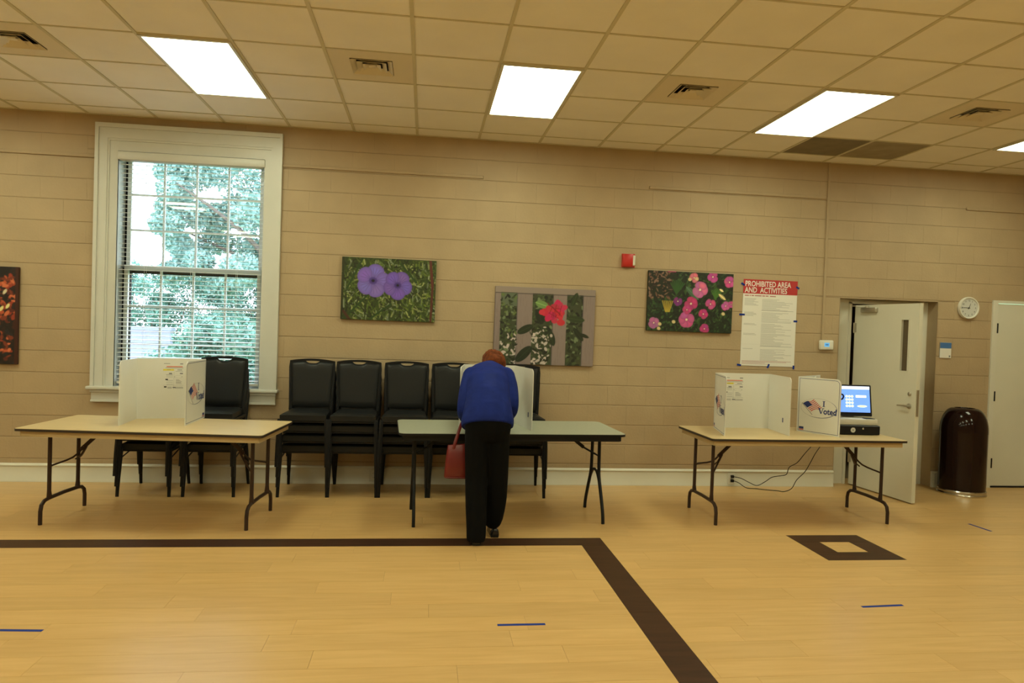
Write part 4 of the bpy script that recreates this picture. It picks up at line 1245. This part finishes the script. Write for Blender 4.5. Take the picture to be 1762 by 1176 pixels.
def pink(cx, cy, R, s, c=(205, 95, 165)):
    q = random.Random(s)
    for k in range(5):
        a = q.uniform(0, 1) + k*2*PI/5
        p.ell(cx + R*0.5*math.cos(a), cy + R*0.5*math.sin(a), R*0.52, R*0.40, a + PI/2, tuple(min(255, v*q.uniform(0.9, 1.1)) for v in c), tuple(v*0.85 for v in c))
    p.ell(cx, cy, R*0.14, R*0.14, 0, (240, 215, 190))
for a in ((121, 38, 21, 1, (210, 105, 165)), (92, 106, 21, 2, (200, 90, 155)), (101, 70, 18, 3, (195, 60, 120)), (147, 69, 14, 4, (205, 80, 140)), (190, 18, 15, 5, (205, 85, 150)), (150, 8, 15, 6, (190, 75, 150)), (16, 116, 15, 7, (180, 110, 165)), (131, 92, 13, 8, (195, 60, 125)), (135, 125, 13, 9, (190, 60, 130)), (183, 72, 12, 10, (205, 95, 165)), (70, 66, 12, 11, (125, 50, 130)), (106, 12, 13, 12, (215, 120, 130)), (92, 84, 12, 13, (205, 70, 130)), (196, 68, 9, 14, (200, 80, 150))): pink(*a)
for x, y in ((96, 16), (30, 118), (28, 128), (62, 112), (112, 14), (178, 90)): p.ell(x, y, 4.5, 4, 0.5, (210, 190, 140))
p.line(45, 0, 62, 0, 3, (180, 50, 110))
canvas('canvas_picture', 'canvas photo of many pink flowers on dark foliage', 2.260, 1.612, 0.920, 0.622, p, mat('canvas_edge_dark', (0.02, 0.025, 0.012), 0.7), 0.004)
# 0: orange autumn leaves, cut by the picture edge
p = Pic(210, 150, (22, 18, 18))
for _ in range(500):
    x, y = R1.uniform(0, 210), R1.uniform(0, 150)
    p.ell(x, y, R1.uniform(3, 9), R1.uniform(2, 5), R1.uniform(0, PI), R1.choice([(18, 16, 16), (40, 24, 20), (30, 30, 34), (60, 26, 16)]))
for _ in range(420):
    y = R1.uniform(12, 150); x = R1.uniform(150, 206) if y < 70 else R1.uniform(40, 206)
    p.ell(x, y, R1.uniform(2, 7), R1.uniform(1.5, 4), R1.uniform(0, PI), R1.choice([(185, 85, 50), (150, 55, 32), (205, 110, 70), (90, 34, 24), (34, 24, 22), (120, 50, 30)]))
for x, y, c in ((192, 38, (215, 205, 170)), (196, 60, (225, 220, 150)), (188, 64, (225, 220, 150)), (184, 120, (180, 150, 40)), (150, 30, (60, 64, 50)), (30, 60, (70, 80, 60))): p.ell(x, y, 2.4, 5, 0.5, c)
p.rect(206, 0, 210, 150, (60, 24, 14))
canvas('canvas_picture', 'canvas photo of orange autumn leaves cut off at the left edge', -5.14, 1.098, 1.378, 0.905, p, mat('canvas_edge_brown', (0.06, 0.02, 0.012), 0.7), 0.0)

# poster
t = thing('notice_poster', 'tall white poster with red PROHIBITED AREA AND ACTIVITIES heading', 'poster', (3.604, -0.003, 1.733))
t.rotation_euler = (0, 0.004, 0)
pw, ph = 0.604, 0.912
boxobj('paper_sheet', (-pw/2, -0.0022, -ph/2), (pw/2, -0.001, ph/2), m_paper, t)
boxobj('red_heading', (-pw/2, -0.0030, ph/2-0.150), (pw/2, -0.0023, ph/2), mat('poster_red', (0.46, 0.03, 0.03), 0.5), t)
bm = N()
text_bm(bm, 'PROHIBITED AREA', 0.080, (-pw/2+0.018, -0.0034, ph/2-0.072), offset=0.0014, align='LEFT', sx=0.77)
text_bm(bm, 'AND  ACTIVITIES', 0.080, (-pw/2+0.018, -0.0034, ph/2-0.138), offset=0.0014, align='LEFT', sx=0.77)
bm.verts.ensure_lookup_table()
obj('heading_text', bm, m_paper, t, smooth=False, label='white capital lettering')
bm = N()
def R_(x, z, w, h, mi):
    f = bm.faces.new([bm.verts.new(c) for c in ((-pw/2+x, -0.0026, ph/2-z), (-pw/2+x+w, -0.0026, ph/2-z), (-pw/2+x+w, -0.0026, ph/2-z-h), (-pw/2+x, -0.0026, ph/2-z-h))]); f.material_index = mi
rp = random.Random(9)
x = 0.02
for w_ in (0.045, 0.012, 0.03, 0.075, 0.03, 0.03): R_(x, 0.166, w_, 0.009, 1); x += w_ + 0.008
R_(0.30, 0.168, 0.065, 0.008, 1)
for z_, n_ in ((0.200, 7), (0.345, 4), (0.465, 2), (0.570, 2), (0.730, 1)):
    for k in range(n_): R_(0.02, z_+k*0.0115, rp.uniform(0.10, 0.16), 0.0032, 0)
for z_, n_ in ((0.205, 11), (0.345, 10), (0.465, 9), (0.570, 12), (0.735, 11)):
    for k in range(n_): R_(0.215, z_+k*0.0112, rp.uniform(0.14, 0.36), 0.0028, 0)
R_(0.21, 0.322, 0.36, 0.0036, 0); R_(0.21, 0.70, 0.36, 0.0036, 0)
for z_, w_ in ((0.858, 0.55), (0.868, 0.50), (0.878, 0.26), (0.890, 0.30)): R_(0.015, z_, w_, 0.003, 1)
R_(0.0, 0.684, pw, 0.0012, 2)
obj('body_text', bm, [mat('poster_grey_ink', (0.34, 0.33, 0.32), 0.6), mat('poster_red_ink', (0.40, 0.10, 0.10), 0.6), mat('paper_fold', (0.60, 0.58, 0.52), 0.6)], t, smooth=False, label='rows of small grey text')
for (tx, tz, tw, ta) in ((-pw/2-0.005, ph/2-0.055, 0.045, 0.5), (pw/2+0.002, ph/2-0.068, 0.040, 0.45), (-pw/2-0.002, ph/2-0.375, 0.062, 0.0), (pw/2-0.008, ph/2-0.425, 0.042, 0.02), (-pw/2-0.012, -ph/2+0.005, 0.046, 0.15), (0.012, -ph/2+0.002, 0.046, -1.2), (pw/2-0.006, -ph/2-0.004, 0.040, 1.57)):
    bm = N(); bx(bm, (-tw/2, -0.0042, -0.010), (tw/2, -0.0035, 0.010))
    o = obj('tape_strip', bm, m_bluetape, t, smooth=False, label='dark blue tape strip'); o.location = (tx, 0, tz); o.rotation_euler = (0, ta, 0)

# fire alarm
t = thing('fire_alarm', 'small red fire alarm strobe on the wall above the pictures', 'fire alarm', (2.048, -0.002, 2.326))
boxobj('housing', (-0.066, -0.045, -0.066), (0.040, 0.0, 0.066), m_red, t, 0.008, seg=2)
boxobj('strobe_lens', (0.038, -0.050, -0.052), (0.062, -0.004, 0.052), m_whitep, t, 0.006, label='clear white strobe strip')
boxobj('back_plate', (-0.070, -0.006, -0.070), (0.070, 0.0, 0.070), m_red, t, 0.002)
# thermostat + conduit
t = thing('thermostat', 'white thermostat with a small blue display beside the open door', 'thermostat', (4.250, -0.001, 1.522))
boxobj('housing', (-0.078, -0.038, -0.052), (0.078, 0.0, 0.052), m_whitep, t, 0.014, seg=3)
boxobj('display', (-0.030, -0.0395, -0.018), (0.026, -0.037, 0.024), m_lcd, t, label='glowing blue display')
bm = N(); bx(bm, (-0.016, -0.0402, -0.004), (-0.006, -0.0396, 0.012)); bx(bm, (0.002, -0.0402, -0.004), (0.012, -0.0396, 0.012)); obj('digits', bm, m_navy, t)
bm = N(); bx(bm, (4.200, -0.016, 1.57), (4.226, 0.0, H), 0.004); o = struct('trim_7', bm, m_block); o['label'] = 'painted cable channel up to the ceiling'
# clock
t = thing('wall_clock', 'round white wall clock between the two doors', 'clock', (5.893, -0.001, 1.979))
bm = N()
prof = [(0.100, 0), (0.119, -0.004), (0.121, -0.028), (0.116, -0.038), (0.106, -0.036), (0.102, -0.024)]
lathe(bm, prof, 40, (0, 0, 0), 'y'); obj('rim', bm, m_whitep, t)
bm = N(); lathe(bm, [(0.103, -0.020), (0.103, -0.0255)], 40, (0, 0, 0), 'y'); obj('face', bm, mat('clock_face', (0.60, 0.60, 0.56), 0.5), t)
bm = N()
for k in range(12):
    a = PI/2 - 2*PI*(k+1)/12
    text_bm(bm, str(k+1), 0.026, (0.080*math.cos(a), -0.0262, 0.080*math.sin(a)-0.009), offset=0.0003)
for k in range(60):
    a = 2*PI*k/60; ca, sa = math.cos(a), math.sin(a)
    bm.faces.new([bm.verts.new((r*ca - w_*sa, -0.0262, r*sa + w_*ca)) for r, w_ in ((0.095, -0.0006), (0.100, -0.0006), (0.100, 0.0006), (0.095, 0.0006))])
obj('numerals', bm, m_blackink, t, smooth=False, label='black numerals 1 to 12')
for nm, a, l, w_, yy in (('hour_hand', PI/2 - 2*PI*12.75/12, 0.052, 0.0035, -0.028), ('minute_hand', PI/2 - 2*PI*45.5/60, 0.078, 0.0026, -0.0295)):
    bm = N(); ca, sa = math.cos(a), math.sin(a)
    for y_ in (yy, yy+0.001):
        bm.faces.new([bm.verts.new((r*ca - q*sa, y_, r*sa + q*ca)) for r, q in ((-0.015, -w_), (l, -w_*0.5), (l, w_*0.5), (-0.015, w_))])
    obj(nm, bm, m_blackink, t, smooth=False)
bm = N(); lathe(bm, [(0.005, -0.0255), (0.005, -0.031)], 12, (0, 0, 0), 'y'); obj('hub', bm, m_blackink, t)
# room sign
t = thing('room_sign', 'small wall sign, blue above and white below, left of the closed door', 'sign', (5.650, -0.001, 1.507))
boxobj('backing', (-0.068, -0.010, -0.085), (0.068, 0.0, 0.085), mat('sign_grey', (0.45, 0.43, 0.40), 0.5), t, 0.002)
boxobj('blue_field', (-0.066, -0.0125, 0.022), (0.066, -0.0101, 0.083), mat('sign_blue', (0.06, 0.17, 0.42), 0.4), t)
boxobj('white_field', (-0.066, -0.0125, -0.083), (0.066, -0.0101, 0.020), m_paper, t)
boxobj('small_mark', (0.040, -0.0130, -0.075), (0.058, -0.0126, -0.055), m_grayink, t)
# floor tape strips
for x_, y_, l, a, lab in ((-1.985, -3.325, 0.262, -0.07, 'blue floor tape strip at the lower left corner of the picture'), (0.559, -3.366, 0.26, 0.0, 'blue floor tape strip on the floor inside the dark border, nearest the camera'),
                          (2.767, -3.197, 0.276, 0.058, 'blue floor tape strip on the open floor in front of the dark inlaid square'), (4.813, -1.558, 0.23, -1.485, 'blue floor tape strip right of the dark inlaid square, near the bin')):
    bm = N(); bx(bm, (-l/2, -0.012, 0.0), (l/2, 0.012, 0.0006))
    o = tag(obj('floor_tape', bm, m_bluetape, smooth=False), lab, 'tape', 'blue tape strips on the floor'); o.location = (x_, y_, 0.0002); o.rotation_euler = (0, 0, a)

# ================================================================= WASTE BIN
t = thing('waste_bin', 'tall glossy dark brown dome-top waste bin between the two doors', 'waste bin', (5.683, -0.285, 0))
bm = N(); lathe(bm, [(0.20, 0.050), (0.218, 0.050), (0.220, 0.080), (0.221, 0.655), (0.200, 0.660)], 48); obj('body', bm, m_can, t, ang=50)
bm = N()
prof = [(0.222, 0.655)] + [(0.222*math.cos(a) if i < 9 else 0, 0.665 + 0.243*math.sin(a)) for i, a in enumerate([k*0.125 for k in range(9)])]
prof = [(0.2225, 0.650), (0.2225, 0.668)] + [(0.105 + 0.1175*math.cos(k*PI/2/10), 0.668 + 0.238*math.sin(k*PI/2/10)) for k in range(1, 11)] + [(0.098, 0.907), (0.094, 0.895), (0.090, 0.80)]
lathe(bm, prof, 48); obj('dome_lid', bm, m_can, t, ang=50)
bm = N(); lathe(bm, [(0.215, 0.0), (0.230, 0.0), (0.232, 0.012), (0.226, 0.024), (0.228, 0.044), (0.222, 0.054), (0.20, 0.054)], 48); obj('base_ring', bm, m_chrome, t, label='polished metal base ring')

# ================================================================= PERSON
px_, py_ = 0.485, -1.86
m_skin = mat('skin', (0.55, 0.33, 0.22), 0.5)
m_hair = mat('auburn_hair', (0.13, 0.034, 0.010), 0.6, var=0.5, scale=38, bump=1.0, bscale=120, spec=0.1)
m_jacket = mat('royal_blue_quilt', (0.012, 0.024, 0.17), 0.6, var=0.15, scale=14, bump=0.7, bscale=26, spec=0.06)
m_trous = mat('black_trousers', (0.0045, 0.0045, 0.005), 0.8, bump=0.2, bscale=40, spec=0.08)
m_shoe = mat('black_leather', (0.012, 0.011, 0.011), 0.22)
m_bag = mat('red_leather', (0.16, 0.012, 0.012), 0.32, var=0.08, bump=0.15, bscale=30)
W_ = thing('person', 'person in a blue jacket and black trousers bending over the grey-green table, seen from behind', 'person', (px_, py_, 0))
def LP(x, y, z): return Vector((x - px_, y - py_, z))
def limb(bm, pts, n=12, k=4):
    """pts: (x, y, z, r) or (x, y, z, rx, ry)"""
    P = smooth_path([LP(*q[:3]) for q in pts], k)
    R = []
    for i in range(len(pts)-1):
        for j in range(k): R.append(pts[i][3] + (pts[i+1][3]-pts[i][3])*j/k)
    R.append(pts[-1][3])
    tube(bm, P, R, n)
    blob(bm, P[0], (R[0]*0.98,)*3, n=8); blob(bm, P[-1], (R[-1]*0.98,)*3, n=8)
def remesh(o, vox, sm=4):
    md = o.modifiers.new('remesh', 'REMESH'); md.mode = 'VOXEL'; md.voxel_size = vox; md.use_smooth_shade = True
    s = o.modifiers.new('smooth', 'SMOOTH'); s.iterations = sm; s.factor = 0.5
def ringT(cx, a, back, front, n=24, sq=0.9):
    """torso ring: back=(y,z), front=(y,z)"""
    B = LP(cx, *back); F = LP(cx, *front); c = (B+F)/2; ay = (B-F)/2
    return ell(c, a, 1.0, (1, 0, 0), ay, n, sq)
# body (one continuous surface)
bm = N()
loft(bm, [ringT(.485, .12, (-1.93, .80), (-1.76, .74)), ringT(.485, .155, (-1.955, .90), (-1.70, .80)), ringT(.487, .125, (-1.86, 1.02), (-1.66, .92)), ringT(.49, .145, (-1.74, 1.16), (-1.56, 1.02)), ringT(.50, .150, (-1.60, 1.265), (-1.44, 1.09)), ringT(.51, .10, (-1.49, 1.30), (-1.38, 1.16)), ringT(.525, .052, (-1.43, 1.30), (-1.36, 1.21))])
limb(bm, [(.52, -1.45, 1.25, .055), (.535, -1.39, 1.27, .052), (.55, -1.35, 1.27, .055)])
hd = Matrix.Rotation(math.radians(-62), 3, 'X')   # face turned down to the table
hd = Matrix.Rotation(math.radians(-14), 3, 'Y') @ hd
HC = LP(.572, -1.315, 1.278)
def HP(x, y, z): return HC + hd @ Vector((x, y, z))       # head frame: +y face, +z crown
blob(bm, HP(0, 0, 0.02), (.074, .090, .088), hd); blob(bm, HP(0, .025, -.05), (.055, .062, .062), hd)
blob(bm, HP(0, .094, -.012), (.012, .018, .022), hd, 6); blob(bm, HP(0, .080, -.068), (.024, .012, .008), hd, 6)
for s in (-1, 1): blob(bm, HP(s*.075, -.005, -.012), (.010, .018, .030), hd, 6)
# arms: left carries the bag on the forearm, right one writes
limb(bm, [(.355, -1.50, 1.205, .055), (.325, -1.58, 1.10, .046), (.312, -1.665, .965, .040), (.325, -1.60, .895, .036), (.36, -1.46, .835, .026), (.375, -1.42, .815, .022)])
limb(bm, [(.665, -1.50, 1.205, .055), (.695, -1.56, 1.10, .046), (.695, -1.62, .975, .040), (.675, -1.54, .90, .036), (.625, -1.40, .838, .026), (.61, -1.36, .822, .022)])
def hand(bm, wrist, fwd, side, curl, thumb):
    w = LP(*wrist); f = Vector(fwd).normalized(); s = Vector(side).normalized(); u = f.cross(s).normalized()
    if u.z < 0: u = -u
    rm = Matrix((s, f, u)).transposed()
    blob(bm, w + f*0.045, (.038, .048, .014), rm, 8)
    for i, (off, ln) in enumerate(((-.028, .062), (-.009, .072), (.010, .067), (.028, .052))):
        b = w + f*.078 + s*off
        tube(bm, [b - f*.02, b + f*ln*.4 + u*.004, b + f*ln*.72 - u*(.008 + curl), b + f*ln*.92 - u*(.018 + curl*2)], [.0085, .0082, .0075, .006], 7)
    b = w + f*.022 + s*thumb*.030
    tube(bm, [b, b + s*thumb*.022 + f*.022, b + s*thumb*.026 + f*.050 - u*.010], [.011, .0095, .0075], 7)
hand(bm, (.375, -1.42, .808), (.12, 1, -.18), (1, -.12, 0), .002, 1)
hand(bm, (.61, -1.36, .812), (-.35, 1, -.12), (1, .35, 0), .008, -1)
for pts in ([(.405, -1.85, .82, .088), (.405, -1.86, .50, .056), (.41, -1.93, .28, .050), (.41, -1.955, .09, .036)], [(.565, -1.83, .82, .088), (.575, -1.80, .50, .056), (.57, -1.77, .28, .050), (.565, -1.765, .10, .036)]):
    limb(bm, pts)
for x_, y_, z_ in ((.41, -1.955, .05), (.565, -1.765, .05)):
    limb(bm, [(x_, y_-.01, z_, .032), (x_, y_+.06, z_-.006, .030), (x_+.004, y_+.13, z_-.020, .024)])
body = obj('body', bm, m_skin, W_)
remesh(body, 0.0055, 3)
bm = N()
for s in (-1, 1): blob(bm, HP(s*.030, .084, .018), (.011, .006, .008), hd, 6)
obj('eyes', bm, m_blackink, W_)
# hair
bm = N()
blob(bm, HP(0, -.016, .032), (.098, .104, .098), hd, 14); blob(bm, HP(0, -.055, -.03), (.080, .062, .060), hd, 10); blob(bm, HP(.045, -.02, .0), (.052, .07, .075), hd, 8); blob(bm, HP(-.045, -.02, .0), (.052, .07, .075), hd, 8)
hr = random.Random(2)
for _ in range(150):
    a, b = hr.uniform(0, 2*PI), hr.uniform(-0.5, 1.4)
    d = Vector((math.cos(a)*math.cos(b), math.sin(a)*math.cos(b), math.sin(b)))
    if d.y > 0.45 and d.z < 0.5: continue
    c = Vector((d.x*.090, -.016 + d.y*.100, .032 + d.z*.094))
    blob(bm, HP(*c), (.010, .011, .026), hd, 5)
hair = obj('hair', bm, m_hair, W_, label='short auburn hair'); remesh(hair, 0.007, 2)
# jacket
bm = N()
loft(bm, [ringT(.482, .196, (-1.985, .912), (-1.68, .775)), ringT(.482, .200, (-1.97, .955), (-1.66, .82)), ringT(.486, .180, (-1.915, 1.045), (-1.62, .92)), ringT(.49, .166, (-1.825, 1.15), (-1.54, 1.0)), ringT(.495, .168, (-1.715, 1.24), (-1.46, 1.06)), ringT(.50, .172, (-1.60, 1.290), (-1.40, 1.10)),
          ringT(.505, .150, (-1.52, 1.316), (-1.37, 1.14)), ringT(.515, .088, (-1.46, 1.325), (-1.36, 1.18)), ringT(.525, .068, (-1.42, 1.325), (-1.345, 1.20))])
limb(bm, [(.375, -1.52, 1.20, .078), (.338, -1.60, 1.10, .066), (.312, -1.68, .975, .056), (.318, -1.62, .905, .052), (.352, -1.485, .845, .040), (.362, -1.455, .832, .036)])
limb(bm, [(.640, -1.52, 1.205, .078), (.668, -1.58, 1.11, .070), (.678, -1.66, .985, .058), (.672, -1.57, .91, .052), (.632, -1.43, .855, .040), (.625, -1.41, .845, .036)])
jk = obj('jacket', bm, m_jacket, W_, label='royal blue quilted jacket'); remesh(jk, 0.009, 3)
# trousers
bm = N()
loft(bm, [ringT(.485, .168, (-1.955, .955), (-1.70, .86)), ringT(.485, .176, (-1.975, .90), (-1.715, .84)), ringT(.483, .170, (-1.975, .82), (-1.735, .80)), ringT(.482, .158, (-1.95, .75), (-1.76, .75))])
limb(bm, [(.404, -1.86, .80, .094), (.405, -1.87, .64, .091), (.407, -1.88, .48, .086), (.408, -1.925, .28, .080), (.412, -1.955, .12, .074), (.412, -1.965, .045, .072)], 14)
limb(bm, [(.560, -1.845, .80, .094), (.560, -1.83, .64, .093), (.562, -1.81, .48, .092), (.564, -1.79, .30, .087), (.558, -1.775, .18, .078), (.553, -1.77, .125, .070)], 14)
# trouser legs end in a flat hem: cut below
g_ = bmesh.ops.bisect_plane(bm, geom=bm.verts[:]+bm.edges[:]+bm.faces[:], plane_co=(0, 0, 0.022), plane_no=(0, 0, 1), clear_inner=True)
bmesh.ops.holes_fill(bm, edges=[e for e in bm.edges if e.is_boundary])
tz = obj('trousers', bm, m_trous, W_, label='black trousers'); remesh(tz, 0.010, 5)
# shoes
for x_, y_, dz, s in ((.412, -1.965, 0.0, 1), (.566, -1.775, 0.0, -1)):
    bm = N()
    rings = []
    for yy, w_, h_, z_ in ((-.038, .022, .040, .0), (-.030, .032, .060, 0), (0, .037, .072, 0), (.06, .040, .062, 0), (.12, .046, .045, 0), (.17, .040, .034, 0), (.20, .022, .022, 0)):
        rings.append([LP(x_, y_+yy, dz) + Vector((w_*math.cos(a)*(1 if math.sin(a) < 0 else 1), 0, 0.012 + h_*max(0, math.sin(a)) + (0 if math.sin(a) > 0 else -0.0))) for a in [2*PI*k/16 for k in range(16)]])
    loft(bm, rings)
    o = obj('shoe', bm, m_shoe, W_, ang=70)
    bm = N(); bx(bm, tuple(LP(x_-.030, y_-.036, dz)), tuple(LP(x_+.030, y_+.03, dz) + Vector((0, 0, .018))), 0.004); bx(bm, tuple(LP(x_-.036, y_+.05, dz)), tuple(LP(x_+.036, y_+.185, dz) + Vector((0, 0, .014))), 0.005)
    obj('sole', bm, m_blackp, o)
# pen in hand
bm = N(); tube(bm, [(.586, -1.268, .775), (.600, -1.33, .90)], [.003, .004], 8); tag(obj('pen', bm, m_navy), 'dark pen held in the right hand of the bending person', 'pen')
bm = N(); bx(bm, (.44, -1.36, .7605), (.66, -1.06, .7615)); o = tag(obj('ballot_paper', bm, m_paper, smooth=False), 'white ballot paper lying inside the booth under the hands of the person', 'paper')
# handbag
t = thing('handbag', 'red leather handbag hanging from the left arm of the bending person', 'handbag', (.295, -1.715, .435))
bm = N()
rings = []
for z_, a, b in ((0, .118, .042), (.010, .124, .050), (.10, .118, .048), (.20, .108, .032), (.250, .102, .018), (.256, .100, .014)):
    rings.append([Vector((0 + p_.x, p_.y, z_ - 0.010*(abs(p_.x)/0.11)**2*(0 if z_ < .2 else 0) + (0.006*p_.x/0.11 if z_ > .2 else 0))) for p_ in ell((0, 0, 0), a, b, n=28, sq=0.55)])
loft(bm, rings); obj('bag_body', bm, m_bag, t, ang=50)
for yy in (-0.018, 0.018):
    bm = N(); tube(bm, smooth_path([(-.058, yy*1.1, .215), (-.048, yy*1.2, .262), (-.022, yy*0.9 + .02, .345), (.0, yy*0.6 + .045, .405), (.022, yy*0.4 + .07, .43), (.040, yy*0.6 + .06, .405), (.052, yy*0.9 + .03, .345), (.058, yy*1.2, .262), (.058, yy*1.1, .215)], 4), 0.009, 8, flat=(1.3, 0.5)); obj('handle', bm, m_bag, t)
bm = N(); tube(bm, [(-.115, -.051, .012), (0, -.054, .012), (.115, -.051, .012)], .003, 5); obj('seam', bm, m_bag, t)
